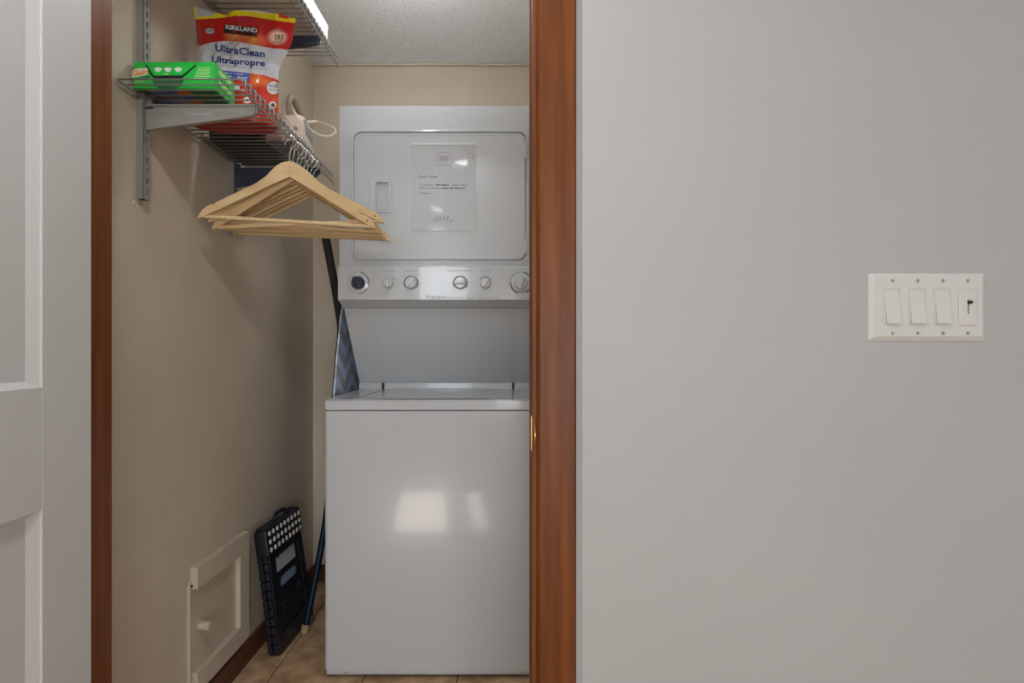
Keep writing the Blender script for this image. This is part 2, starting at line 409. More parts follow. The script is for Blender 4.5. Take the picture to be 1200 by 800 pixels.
# white panel door, open square to the wall
DX = -0.78
dr = thing('door_1', 'white panel door standing open beside the closet doorway', 'door', (DX-0.018, 0.66, 0.008), kind='structure')
y0, y1 = 0.29, 1.045
SW = 0.111
zt = 2.03
rails = [(0.008, 0.24), (0.815, 1.018), (1.915, zt)]
obj('stile', MB().box(DX-0.035, DX, y1-SW, y1, 0.008, zt, 0.0015, 1), M['door'], dr)
obj('stile', MB().box(DX-0.035, DX, y0, y0+SW, 0.008, zt, 0.0015, 1), M['door'], dr)
for a, b in rails:
    obj('rail', MB().box(DX-0.035, DX, y0+SW, y1-SW, a, b), M['door'], dr, smooth=None)
for a, b in ((0.24, 0.815), (1.018, 1.915)):
    # panel with sloped sticking around it
    ya, yb = y0+SW, y1-SW; s = 0.018; d = 0.012
    m_ = MB()
    O = [(ya, a), (yb, a), (yb, b), (ya, b)]; I = [(ya+s, a+s*.6), (yb-s, a+s*.6), (yb-s, b-s*.6), (ya+s, b-s*.6)]
    for k in range(4):
        k2 = (k+1) % 4
        m_.poly([(DX-0.003, *O[k]), (DX-0.003, *O[k2]), (DX-d, *I[k2]), (DX-d, *I[k])])
    m_.poly([(DX-d, *p) for p in I])
    m_.poly([(DX-0.03, *p) for p in O[::-1]])
    obj('panel', m_, M['door'], dr, smooth=None)
kb = obj('knob', MB().lathe([(0, 0.062), (0.018, 0.06), (0.026, 0.05), (0.026, 0.042), (0.012, 0.03), (0.011, 0.008), (0.03, 0.006), (0.03, 0.0)], lambda u, v, a: (DX + a, 0.35 + u, 0.92 + v)), M['brass'], dr)
# hatch in the closet side wall
ht = thing('door_2', 'small cream painted access hatch with a wooden knob low on the taupe wall', 'hatch', (LX, 1.75, 0.09), kind='structure')
ha, hb, hz0, hz1 = 1.585, 1.905, 0.097, 0.455
t0 = LX
obj('panel', MB().box(t0, t0+0.006, ha-0.004, hb-0.02, hz0+0.005, hz1-0.04), M['hatch'], ht)
obj('rail', MB().box(t0, t0+0.022, ha+0.006, hb, hz1-0.062, hz1, 0.0006, 1), M['hatch'], ht)
obj('rail', MB().box(t0, t0+0.022, ha+0.006, hb, hz0, hz0+0.058, 0.0006, 1), M['hatch'], ht)
obj('stile', MB().box(t0, t0+0.0215, hb-0.062, hb, hz0+0.058, hz1-0.062, 0.001), M['hatch'], ht)
obj('edge_strip', MB().box(t0, t0+0.010, ha-0.010, ha-0.004, hz0+0.004, hz1-0.05, 0.001), M['hatch'], ht)
obj('hinge', MB().box(t0, t0+0.009, ha-0.002, ha+0.005, hz1-0.054, hz1-0.047, 0.001), M['soft_black'], ht)
obj('knob', MB().lathe([(0, 0.037), (0.010, 0.036), (0.0125, 0.033), (0.012, 0.008), (0.010, 0.005)], lambda u, v, a: (t0 + a, ha+0.045 + u, 0.272 + v)), M['hatch'], ht)
# ceiling lamps
def ceiling_lamp(x, y, z, r, label):
    t = thing('ceiling_lamp', label, 'lamp', (x, y, z-0.07))
    obj('base', MB().lathe([(0, 0), (r, 0), (r, -0.025), (r*0.9, -0.03), (0, -0.03)], lambda u, v, a: (x+u, y+v, z+a), 32), M['white_card'], t)
    obj('shade', MB().lathe([(r*0.95, -0.028), (r*1.0, -0.04), (r*0.9, -0.05), (0.0, -0.052)], lambda u, v, a: (x+u, y+v, z+a), 32), M['lamp_glass'], t)
ceiling_lamp(-0.30, 0.40, CEIL, 0.11, 'round white ceiling lamp just outside the closet doorway')
ceiling_lamp(-0.69, -1.7, CEIL, 0.17, 'round white ceiling lamp in the middle of the room')
ceiling_lamp(1.9, -1.6, CEIL, 0.17, 'round white ceiling lamp on the switch side of the room')
cb = thing('bulb_lamp', 'bare bulb in a white lampholder on the closet ceiling in front of the dryer', 'lamp', (-0.36, 1.77, CEIL))
obj('holder', MB().lathe([(0, 0), (0.05, 0), (0.05, 0.012), (0.024, 0.02), (0.02, 0.04), (0, 0.04)], lambda u, v, a: (-0.36+u, 1.77+v, CEIL-a), 24), M['plastic'], cb)
obj('bulb', MB().lathe([(0.012, 0.04), (0.014, 0.05), (0.029, 0.08), (0.0295, 0.102), (0.02, 0.121), (0.0, 0.128)], lambda u, v, a: (-0.36+u, 1.77+v, CEIL-a), 24), M['clear'], cb)

# ------------------------------------------------------------------ stacked washer and dryer
WX0, WX1 = -0.608, 0.102
WC = (WX0+WX1)/2
lc = thing('stacked_washer_dryer', 'white stacked washer and dryer unit standing in the closet', 'washer dryer', (WC, 2.15, 0.0))
WF = 1.82
cab = obj('washer_cabinet', MB().prism(rrect(WX0, WX1, WF+0.001, 2.56, 0.014, 5), XY, 0.026, 0.8695, 0.006, 3), M['white'], lc)
obj('kick_edge', MB().box(WX0+0.006, WX1-0.006, WF+0.006, WF+0.03, 0.014, 0.03, 0.003), M['white'], cab)
for px in (405, 611):
    X = (px-600)*WF/F
    obj('screw', MB().lathe([(0, -0.004), (0.005, -0.003), (0.006, 0.004)], lambda u, v, a, X=X: (X+u, WF+0.004+a, 0.0235+v), 12), M['screw'], cab)
for x, y in ((WX0+0.05, WF+0.05), (WX1-0.05, WF+0.05), (WX0+0.05, 2.5), (WX1-0.05, 2.5)):
    obj('foot', MB().lathe([(0, 0), (0.02, 0), (0.021, 0.008), (0.012, 0.012), (0.012, 0.03)], lambda u, v, a, x=x, y=y: (x+u, y+v, a), 14), M['white'], lc)
# worktop with lid
ZT = 0.9065
top = obj('washer_top', MB().prism(rrect(WX0-0.001, WX1+0.001, WF, 2.56, 0.012, 5), XY, 0.873, ZT-0.004, 0.005, 3), M['white'], lc)
LX0, LX1 = -0.51, 0.004
def lidz(u, v):   # gentle bow
    return ZT - 0.004 + 0.007*math.sin(math.pi*u)**0.6*(0.5+0.5*v)
m_ = MB().grid(24, 10, lambda u, v: (LX0+0.002 + (LX1-LX0-0.004)*u, WF+0.012 + (2.232-WF-0.012)*v, ZT-0.0005 + 0.006*math.sin(math.pi*u)*math.sin(math.pi*(0.15+0.7*v))))
m_.box(LX0+0.002, LX1-0.002, WF+0.012, 2.232, ZT-0.0035, ZT-0.0008)
obj('washer_lid', m_, M['white'], lc)
obj('lid_side_panel', MB().box(WX0+0.004, LX0-0.001, WF+0.012, 2.235, ZT-0.0035, ZT-0.0005, 0.001), M['white'], lc)
obj('lid_side_panel', MB().box(LX1+0.001, WX1-0.004, WF+0.012, 2.235, ZT-0.0035, ZT-0.0005, 0.001), M['white'], lc)
for x in (LX0, LX1):
    obj('lid_gap', MB().box(x-0.0014, x+0.0014, WF+0.012, 2.232, ZT-0.0036, ZT+0.0002), M['pale_print'] if x < -0.2 else M['grey_print'], lc, smooth=None)
    obj('lid_slot_dark', MB().box(x-0.0035, x+0.0035, 2.222, 2.234, ZT, ZT+0.024), M['soft_black'], lc)  # solid black strip standing in for the shaded slot beside the lid
obj('back_lip', MB().prism([(2.232, ZT-0.002), (2.235, ZT+0.022), (2.29, ZT+0.030), (2.29, ZT-0.002)], YZ, WX0+0.002, WX1-0.002), M['white'], lc)
# slanted tower
prof = [(2.030, 1.213), (2.236, 0.93), (2.245, 0.905), (2.555, 0.905), (2.555, 1.213)]
tw = obj('tower_panel', MB().prism(prof, YZ, WX0+0.003, WX1-0.003), M['white'], lc, smooth=None)
def tower_pt(x, k, off=0.0006):
    return (x, 2.030 + 0.206*k - off*0.8, 1.213 - 0.283*k - off*0.6)
for x in (-0.505, 0.0):
    m_ = MB()
    m_.poly([tower_pt(x-0.0007, 0.02), tower_pt(x+0.0007, 0.02), tower_pt(x+0.0007, 1), tower_pt(x-0.0007, 1)])
    obj('panel_seam', m_, M['pale_print'], tw, smooth=None)
obj('screw', MB().lathe([(0, -0.003), (0.004, -0.002), (0.005, 0.002)], lambda u, v, a: (WX0+0.012+u, 2.037+a, 1.199+v), 12), M['screw'], tw)
# control panel housing
CP = 1.967
prof = [(CP, 1.2405), (CP, 1.353), (CP+0.004, 1.3565), (2.55, 1.3565), (2.55, 1.2135), (2.034, 1.2135)]
cp = obj('control_panel', MB().prism(prof, YZ, WX0, WX1), M['panelwhite'], lc, smooth=None)
SC = F/CP
def cpx(px, py): return ((px-600)/SC, CZ + (400-py)/SC)
def knob(px, py, r, ang, m, skirt, name='knob', grip=0.46):
    X, Z = cpx(px, py)
    k = obj(name, MB().lathe([(skirt, 0.0), (skirt, -0.004), (r, -0.007), (r*0.92, -0.017), (r*0.85, -0.019), (0, -0.019)], lambda u, v, a: (X+u, CP+a, Z+v), 32), m, cp)
    ca, sa = math.cos(ang), math.sin(ang)
    g = MB().prism([(-r*0.92, -r*grip*.6), (r*0.85, -r*grip*.6), (r*0.97, 0), (r*0.85, r*grip*.6), (-r*0.92, r*grip*.6)], XZ, -0.031, -0.016, 0.002)
    g.xf(lambda c: Vector((X + c.x*ca - c.z*sa, CP + c.y, Z + c.x*sa + c.z*ca)))
    obj('grip', g, m, k)
    return k
def arc(px, py, r, a0, a1, wd, m, name='dial_mark'):
    X, Z = cpx(px, py); n = 18
    P = []
    for k in range(n+1):
        a = R(a0 + (a1-a0)*k/n); P.append((X + r*math.cos(a), Z + r*math.sin(a), math.cos(a), math.sin(a)))
    m_ = MB()
    for p, q in zip(P, P[1:]):
        m_.poly([(p[0], CP-0.0006, p[1]), (p[0]+p[2]*wd, CP-0.0006, p[1]+p[3]*wd), (q[0]+q[2]*wd, CP-0.0006, q[1]+q[3]*wd), (q[0], CP-0.0006, q[1])])
    return obj(name, m_, m, cp, smooth=None)
def ptext(s, px, py, hpx, m=None, align='CENTER', bold=0.0, shear=0.0, space=1.0, sx=1.0):
    X, Z = cpx(px, py)
    return obj('lettering', MB().text(s, hpx/SC*1.35, lambda x, y: (X + x, CP-0.0007, Z + y), bold, shear, align, sx, space), m or M['pale_print'], cp, smooth=None)
# dryer timer (cap missing, dark core), ring and marks
X, Z = cpx(419.5, 331.5)
ring = obj('dial_skirt', MB().lathe([(0.036, 0.0), (0.036, -0.002), (0.027, -0.005), (0.0, -0.005)], lambda u, v, a: (X+u, CP+a, Z+v), 36), M['panelwhite'], cp)
tag(knob(420, 331.5, 0.0225, R(118), M['dial'], 0.0245, grip=0.4), 'dark blue timer knob')
arc(419.5, 331.5, 0.0365, -10, 78, 0.004, M['grey_print']); arc(419.5, 331.5, 0.0365, -88, -30, 0.003, M['grey_print']); arc(419.5, 331.5, 0.0365, 95, 250, 0.0035, M['pale_print'])
knob(455.5, 331.5, 0.0175, R(92), M['panelwhite'], 0.0205); arc(455.5, 331.5, 0.0225, 25, 65, 0.002, M['grey_print'])
knob(482.0, 331.5, 0.0205, R(55), M['panelwhite'], 0.0225); arc(482, 331.5, 0.0235, -40, 65, 0.003, M['grey_print']); arc(482, 331.5, 0.0235, 72, 220, 0.003, M['grey_print'])
knob(539.5, 331.5, 0.0205, R(180), M['panelwhite'], 0.0225); arc(539.5, 331.5, 0.0235, -40, 86, 0.003, M['grey_print']); arc(539.5, 331.5, 0.0235, 94, 220, 0.003, M['grey_print'])
knob(569.0, 331.5, 0.0185, R(48), M['panelwhite'], 0.0205); arc(569, 331.5, 0.0215, 30, 150, 0.0025, M['grey_print'])
X, Z = cpx(610.5, 331.5)
obj('dial_skirt', MB().lathe([(0.034, 0.0), (0.034, -0.004), (0.030, -0.008), (0.0, -0.008)], lambda u, v, a, X=X, Z=Z: (X+u, CP+a, Z+v), 36), M['panelwhite'], cp)
k6 = knob(610.5, 331.5, 0.0235, R(75), M['panelwhite'], 0.0255)
arc(610.5, 331.5, 0.0355, -60, 80, 0.005, M['grey_print']); arc(610.5, 331.5, 0.0345, 175, 255, 0.004, M['grey_print']); arc(610.5, 331.5, 0.035, 90, 165, 0.005, M['pale_print'])
ptext('CYCLE SIGNAL', 455.5, 318, 1.7, M['grey_print']); ptext('TEMPERATURE', 482, 318, 1.7, M['grey_print'])
ptext('WASH/RINSE TEMPERATURE', 538, 318, 1.7, M['grey_print']); ptext('LOAD SIZE', 569, 318, 1.7, M['grey_print'])
for s, x, y in (('Air Fluff', 410, 321.5), ('Timed Dry', 403.5, 324.5), ('Automatic', 440.5, 321), ('Dry', 440.5, 323), ('More Dry', 437, 327), ('Less', 434, 341), ('Off', 421, 347), ('Cool Down', 441, 344), ('Cycle', 442, 346),
                ('On', 462.5, 325), ('Low', 473.5, 323), ('Medium', 490, 322.5), ('Air Dry', 469, 332), ('Delicate', 469, 333.5), ('High', 494.5, 332.5), ('Warm', 539.5, 321), ('Cold', 527.5, 332.5), ('Hot', 551, 332.5),
                ('Small', 560, 325), ('Medium', 570, 322), ('Large', 578, 325), ('Heavy', 591, 320), ('Regular', 590.5, 322), ('Wash', 599, 321.5), ('Rinse', 595, 328.5), ('Spin', 594.5, 335.5), ('Light', 591.5, 344), ('Perm', 591, 346)):
    ptext(s, x, y, 1.5)
ptext('Frigidaire', 511, 349.4, 3.6, M['black_print'], shear=0.35, space=1.25, bold=0.004)
ptext('G A L L E R Y   S E R I E S', 555, 345.8, 1.6, M['pale_print'])
ptext('COMMERCIAL DESIGN  \u00b7  HEAVY DUTY  \u00b7  LARGE CAPACITY  \u00b7  2 SPEED', 554.5, 349.6, 1.7, M['grey_print'], sx=0.83)
ptext('SUPER WASH', 611, 349.5, 1.8, M['pale_print'])
# dryer cabinet
DF = 1.985
ZD0, ZD1 = 1.3575, 1.924
dc = obj('dryer_cabinet', MB().box(WX0, WX1, DF+0.006, 2.55, ZD0, ZD1, 0.005, 2), M['white'], lc)
d0, d1, dz0, dz1 = -0.553, 0.0455, 1.383, 1.825
def ff(u, v, a): return (u, a, v)
fr = obj('dryer_front', MB().plate(rrect(WX0, WX1, ZD0, ZD1, 0.006, 3), [rrect(d0-0.006, d1+0.006, dz0-0.006, dz1+0.006, 0.030, 6)], XZ, DF, DF+0.012), M['white'], lc)
obj('emboss_rim', MB().plate(rrect(d0-0.016, d1+0.016, dz0-0.016, dz1+0.014, 0.036, 6), [rrect(d0-0.0065, d1+0.0065, dz0-0.0065, dz1+0.0065, 0.030, 6)], XZ, DF-0.002, DF+0.0002), M['white'], fr)
hx0, hx1, hz0_, hz1_ = -0.499, -0.424, 1.548, 1.667
m_ = MB().plate(rrect(d0, d1, dz0, dz1, 0.026, 6), [rrect(-0.479, -0.433, 1.557, 1.655, 0.007, 4)], XZ, DF-0.004, DF+0.006)
dd = obj('dryer_door', m_, M['white'], lc)
obj('door_face_edge', MB().plate(rrect(d0+0.0005, d1-0.0005, dz0+0.0005, dz1-0.0005, 0.026, 6), [rrect(d0+0.006, d1-0.006, dz0+0.006, dz1-0.006, 0.021, 6)], XZ, DF-0.0052, DF-0.0038), M['white'], dd)
def loop_tube(pts, y, r): return MB().tube([(u, y, v) for u, v in pts], r, 8, closed=True)
obj('rim_bead', loop_tube(rrect(d0-0.011, d1+0.011, dz0-0.011, dz1+0.010, 0.033, 6), DF-0.001, 0.0028), M['white'], fr)
obj('latch_rim', loop_tube(rrect(hx0, hx1, hz0_, hz1_, 0.011, 5), DF-0.0055, 0.0028), M['white'], dd)
obj('pocket_rim', loop_tube(rrect(-0.479, -0.433, 1.557, 1.655, 0.008, 5), DF-0.007, 0.0022), M['white'], dd)
hd = obj('door_latch', MB().plate(rrect(hx0, hx1, hz0_, hz1_, 0.010, 4), [rrect(-0.479, -0.433, 1.557, 1.655, 0.007, 4)], XZ, DF-0.008, DF-0.003), M['white'], dd)
obj('latch_pocket', MB().prism([(-0.479, DF+0.002), (-0.479, DF+0.006), (-0.433, DF+0.006), (-0.433, DF-0.004)], XY, 1.557, 1.655), M['white'], dd, smooth=None)
for py in (177, 288):
    z = CZ + (400-py)*DF/F
    obj('hinge', MB().box(d1-0.002, d1+0.006, DF-0.007, DF+0.004, z-0.028, z+0.028, 0.002), M['white'], dd)

# ------------------------------------------------------------------ notice on the dryer door
ns = thing('notice_sheet', 'printed guest notice in a clear plastic sleeve stuck on the dryer door', 'notice', (-0.24, DF-0.006, 1.482))
nx0, nx1, nz0, nz1 = -0.355, -0.1265, 1.482, 1.786
NY = DF - 0.0065
obj('paper', MB().box(nx0+0.004, nx1-0.004, NY, NY+0.001, nz0+0.004, nz1-0.006), M['paper'], ns, smooth=None)
obj('sleeve', MB().grid(16, 20, lambda u, v: (nx0 + (nx1-nx0)*u, NY-0.002-0.0035*math.sin(math.pi*u)*math.sin(math.pi*v)*(1+0.6*math.sin(5*u+3*v)), nz0 + (nz1-nz0)*v)), M['clear'], ns, smooth=60)
obj('sleeve_edge', MB().tube([(nx0, NY-0.002, nz1), (nx1, NY-0.002, nz1)], 0.0018, 6).tube([(nx1, NY-0.0015, nz0), (nx1, NY-0.0015, nz1)], 0.001, 6).tube([(nx0, NY-0.0015, nz0), (nx1, NY-0.0015, nz0)], 0.001, 6).tube([(nx0, NY-0.0015, nz0), (nx0, NY-0.0015, nz1)], 0.001, 6), M['whiteprint'], ns)
SD = F/NY
def npx(px, py): return ((px-600)/SD, CZ + (400-py)/SD)
def ntext(s, px, py, h, bold=0.0, m=None, sx=1.0):
    X, Z = npx(px, py)
    obj('lettering', MB().text(s, h/SD*1.35, lambda x, y: (X+x, NY-0.0006, Z+y), bold, 0, 'LEFT', sx), m or M['grey_print'], ns, smooth=None)
ntext('Dear Guests,', 490.8, 208.3, 3.2)
ntext('To  prevent  a', 491, 217.6, 2.4); ntext('fire hazard,', 511.5, 217.6, 2.4, 0.02, M['black_print']); ntext('please  empty', 530, 217.6, 2.4)
ntext('the lint compartment', 491, 221.2, 2.3, sx=1.05); ntext('after each dryer use.', 519.5, 221.2, 2.3, 0.02, M['black_print'], sx=1.0)
ntext('Thank you!', 491, 227.3, 2.3)
x0, z0 = npx(512, 193.5); x1, z1 = npx(529.5, 178)
obj('logo_frame', MB().plate(rrect(x0, x1, z0, z1, 0.006, 4), [rrect(x0+0.0018, x1-0.0018, z0+0.0018, z1-0.0018, 0.005, 4)], XZ, NY-0.0008, NY-0.0002), M['pale_print'], ns, smooth=None)
xa, za = npx(515.2, 188.5); xb, zb = npx(525.5, 183)
obj('logo_block', MB().box(xa, xb, NY-0.0008, NY-0.0002, za, zb), M['pale_print'], ns, smooth=None)
for k in range(3):
    zz = za + (zb-za)*(0.2+0.3*k)
    obj('logo_line', MB().box(xa+0.002, xb-0.002, NY-0.0011, NY-0.0009, zz-0.0005, zz+0.0005), M['silver'], ns, smooth=None)
# little leaf-like tree cluster, bottom and top corner
for k, (px, py, h, a) in enumerate(((511, 260.5, 5, -40), (513.5, 260, 7, -18), (516.5, 260, 9, -8), (520, 260, 10, 4), (523.5, 260, 8.5, 14), (526.5, 261, 5, 40))):
    X, Z = npx(px, py); hh = h/SD; aa = R(-a)
    pts = [(0, 0), (0.0032, hh*.35), (0.0022, hh*.8), (0, hh), (-0.0028, hh*.7), (-0.003, hh*.3)]
    obj('leaf_mark', MB().poly([(X + u*math.cos(aa) - v*math.sin(aa), NY-0.0006, Z + u*math.sin(aa) + v*math.cos(aa)) for u, v in pts]), M['pale_print'], ns, smooth=None)
for k, (px, py, a) in enumerate(((547, 176, 100), (552, 177, 130), (555, 181, 160))):
    X, Z = npx(px, py); hh = 6/SD; aa = R(a)
    obj('leaf_mark', MB().poly([(X + u*math.cos(aa) - v*math.sin(aa), NY-0.0006, Z + u*math.sin(aa) + v*math.cos(aa)) for u, v in [(0, 0), (0.003, hh*.4), (0, hh), (-0.003, hh*.4)]]), M['pale_print'], ns, smooth=None)

# ------------------------------------------------------------------ shelf standards, brackets, wire shelves
def sz(D): return CZ + 0.602 - 0.04*(D-1.292)        # wire plane of the lower shelf (sags towards the back)
UZ = CZ + 1.005
def standard(y0, y1, label, m2=None):
    t = thing('shelf_standard', label, 'shelf rail', (LX, (y0+y1)/2, 1.44), 'slotted rails on the closet wall')
    holes = []
    z = 1.452
    while z < 2.30:
        holes.append([((y0+y1)/2-0.0028, z), ((y0+y1)/2+0.0028, z), ((y0+y1)/2+0.0028, z+0.015), ((y0+y1)/2-0.0028, z+0.015)])
        z += 0.0254
    xf = LX + 0.019
    obj('slotted_face', MB().plate([(y0, 1.44), (y1, 1.44), (y1, 2.33), (y0, 2.33)], holes, YZ, xf-0.002, xf), M['bracket'], t, smooth=None)
    obj('flange', MB().box(LX, xf-0.0005, y0, y0+0.002, 1.44, 2.33), M['bracket'], t, smooth=None)
    obj('flange', MB().box(LX, xf-0.0005, y1-0.002, y1, 1.44, 2.33), M['bracket'], t, smooth=None)
    obj('slot_darkening', MB().box(LX, LX+0.004, y0+0.002, y1-0.002, 1.442, 2.328), M['soft_black'], t, smooth=None)  # black sheet added behind the slots so they read as dark
    return t
standard(1.364, 1.387, 'slotted metal wall rail behind the green carton nearer the doorway')
standard(1.806, 1.829, 'slotted metal wall rail behind the wooden hangers farther inside')
def bracket(y, ztop, m, label, hw=0.062, txt=False):
    t = thing('shelf_bracket', label, 'bracket', (LX+0.02, y, ztop-hw), 'shelf brackets')
    xw = LX + 0.0195; xe = -0.6245
    prof = [(xw, ztop), (xe, ztop), (xe, ztop-0.020), (xe-0.006, ztop-0.027), (xw, ztop-hw)]
    b = obj('web', MB().prism(prof, XZ, y-0.007, y+0.007, 0.002), m, t)
    obj('flange', MB().box(xw+0.01, xe-0.001, y-0.010, y-0.006, ztop-0.005, ztop-0.0005, 0.001), m, b)
    obj('shelf_clip', MB().box(xw+0.001, xw+0.012, y-0.004, y+0.004, ztop-0.004, ztop+0.014, 0.001), m, b)
    obj('shelf_clip', MB().box(xe+0.0005, xe+0.0045, y-0.004, y+0.004, ztop-0.02, ztop-0.003, 0.0005), m, b)
    obj('hook_tab', MB().box(xw-0.0, xw+0.018, y-0.009, y-0.006, ztop-0.011, ztop-0.007), M['soft_black'], b)
    if txt:
        obj('lettering', MB().text('[ rubbermaid ]', 0.011, lambda x, yy: (-0.845+0.052+x, y-0.0076, ztop-0.026+yy), 0, 0, 'LEFT', 1.0), M['silver'], b, smooth=None)
    return t
bracket(1.376, sz(1.376)-0.0225, M['bracket'], 'grey metal shelf bracket under the green carton', txt=True)
bracket(1.818, sz(1.818)-0.0225, M['shaded_metal'], 'shelf bracket painted navy as shade, above the row of wooden hangers')
bracket(1.376, UZ-0.0225, M['bracket'], 'grey metal upper shelf bracket nearer the doorway', 0.06)
bracket(1.818, UZ-0.0225, M['shaded_metal'], 'dark upper shelf bracket beside the top of the red pouch', 0.06)
XF = -0.612
def wire_shelf(y0, y1, zf, label, tilt):
    t = thing('wire_shelf', label, 'wire shelf', ((LX+XF)/2, y0, zf(y0)), 'wire shelves on the closet wall')
    ang = math.atan(tilt)
    n = int((y1-y0)/0.0254)
    me = None
    for k in range(n+1):
        y = y0 + 0.004 + k*0.0254
        if me is None:
            pts = [(LX+0.006, 0, 0), (XF-0.004, 0, 0), (XF-0.0005, 0, -0.0012), (XF, 0, -0.005), (XF, 0, -0.026)]
            b = MB().tube(pts, 0.0019, 6); me = b.mesh('wire'); me.materials.append(M['wire'])
            me.polygons.foreach_set('use_smooth', [True]*len(me.polygons))
            me.transform(Matrix.Translation((-(LX+XF)/2, 0, 0)))
        o = bpy.data.objects.new('wire', me); COL.objects.link(o); o.parent = t
        o.location = (0, y-y0, zf(y)-zf(y0))
    for x, dz, r in ((LX+0.008, -0.0045, 0.003), (XF-0.0045, -0.027, 0.0032), (XF-0.005, -0.0045, 0.0028)):
        obj('rail', MB().tube([(x, y0, zf(y0)+dz), (x, y1, zf(y1)+dz)], r, 8), M['wire'], t)
    obj('end_tip', MB().tube([(XF-0.0045, y1-0.001, zf(y1)-0.027), (XF-0.0045, y1+0.012, zf(y1)-0.036)], 0.003, 8), M['wire'], t)
wire_shelf(1.290, 1.935, sz, 'lower grey wire shelf holding the red pouch and green carton', -0.04)
wire_shelf(1.290, 1.985, lambda y: UZ, 'upper grey wire shelf near the closet ceiling', 0)

# things on the upper shelf
zb = UZ + 0.0022
def pad(name, x0, x1, y0, y1, z0, h, m, label, cat, layers=3):
    t = thing(name, label, cat, ((x0+x1)/2, (y0+y1)/2, z0))
    for k in range(layers):
        a = z0 + h*k/layers; b = z0 + h*(k+1)/layers
        obj('fold', MB().box(x0+0.002*k, x1-0.002*k, y0, y1, a, b-0.0005, min(0.009, (b-a)*0.42), 3), m, t)
    return t
pad('folded_blanket', -0.893, -0.652, 1.36, 1.93, zb, 0.07, M['beige_cloth'], 'folded beige blanket lying on the upper wire shelf', 'blanket')
ct = thing('flat_carton', 'long white carton at the front of the upper wire shelf', 'box', (-0.632, 1.6, zb))
obj('body', MB().box(-0.6495, -0.6155, 1.36, 1.88, zb, zb+0.046, 0.001, 1), M['white_card'], ct)
obj('lid', MB().box(-0.6505, -0.6145, 1.358, 1.882, zb+0.032, zb+0.048, 0.001, 1), M['white_card'], ct)
yt = thing('yellow_tub', 'small yellow tub beside the wall on the upper shelf', 'tub', (-0.87, 1.33, zb))
obj('body', MB().lathe([(0, 0), (0.018, 0), (0.021, 0.05), (0.0, 0.05)], lambda u, v, a: (-0.873+u, 1.332+v, zb+a), 18), M['yellow'], yt)
obj('lid', MB().lathe([(0.0225, 0.046), (0.0225, 0.056), (0.0, 0.056)], lambda u, v, a: (-0.873+u, 1.332+v, zb+a), 18), M['white_card'], yt)

# ------------------------------------------------------------------ green dryer sheet carton on the lower shelf
gx0, gx1, gy0, gy1 = -0.902, -0.709, 1.342, 1.440
gz0 = sz(1.342) + 0.0022; gz1 = gz0 + 0.064
gc = thing('green_carton', 'bright green carton with a torn open front and orange lettering on the lower shelf', 'carton', (-0.805, 1.39, gz0))
tilt = lambda y: -0.04*(y-gy0)
bd = obj('body', MB().box(gx0, gx1, gy0, gy1, gz0, gz1, 0.0012, 1).xf(lambda c: Vector((c.x, c.y, c.z+tilt(c.y)))), M['green'], gc)
SG = F/gy0
def gpx(px, py): return ((px-600)/SG, CZ + (400-py)/SG)
def gpoly(name, pts, m, off, par=None):
    return obj(name, MB().prism([gpx(*p) for p in pts], XZ, gy0-off, gy0+0.0002), m, par or bd, smooth=None)
gpoly('opening', [(170, 76.2), (231, 76.2), (214, 91.5), (208, 95), (188, 95), (178, 90)], M['black_print'], 0.0004)
gpoly('dark_ellipse', [(178, 93), (216, 93), (212, 101), (204, 104.5), (188, 104.5), (181, 100)], mat('dark_green_print', (0.03, 0.13, 0.05), 0.5), 0.0006)  # dark green half ellipse below the flap
fp = gpoly('flap', [(172.5, 76), (229.5, 76), (214, 88.5), (181, 89)], M['green'], 0.0022)
for px in (186, 197.5, 209.5):
    X, Z = gpx(px, 81.5)
    gpoly('pod_mark', [((X+0.009*math.cos(a)*1.0)*SG+600, 400-(Z-CZ+0.0042*math.sin(a))*SG) for a in [2*math.pi*k/14 for k in range(14)]], M['whiteprint'], 0.0027, fp)
    gpoly('pod_line', [(px-3.2, 84.6), (px+3.2, 84.6), (px+2.6, 83.6), (px-2.6, 83.6)], M['whiteprint'], 0.0027, fp)
gpoly('count_mark', [(192, 88.2), (198, 88.2), (198, 86.6), (192, 86.6)], M['lime'], 0.0027, fp)
def gtext(s, px, py, h, m, bold=0.0, shear=0.0, off=0.0008, rise=0.0, sx=1.0):
    X, Z = gpx(px, py)
    return obj('lettering', MB().text(s, h/SG*1.35, lambda x, y: (X+x, gy0-off, Z+y+rise*x), bold, shear, 'LEFT', sx), m, bd, smooth=None)
gpoly('logo_ground', [(155.0, 83.2), (160, 80.6), (173.0, 79.6), (173.2, 87), (168, 88.8), (155.2, 90.8)], M['whiteprint'], 0.0005); gtext('Gain', 155.6, 89.3, 7.0, M['orange'], 0.035, 0.1, 0.0009, 0.14, 0.98)
gtext('+ODOR', 164, 92.8, 3.0, M['navy_print'], 0.03, 0.15, 0.0009, 0.08, 0.8)
gtext('DEFENSE', 157.5, 97, 2.6, M['lime'], 0.02, 0.1, 0.0008, 0.04, 0.9)
for k, (a, b) in enumerate(((232, 247), (231, 246), (230, 247.5), (229, 245), (228, 247), (227, 243))):
    gpoly('text_line', [(a, 80.3+k*2.4), (b, 80.3+k*2.4), (b, 79.1+k*2.4), (a, 79.1+k*2.4)], M['lime'], 0.0006)
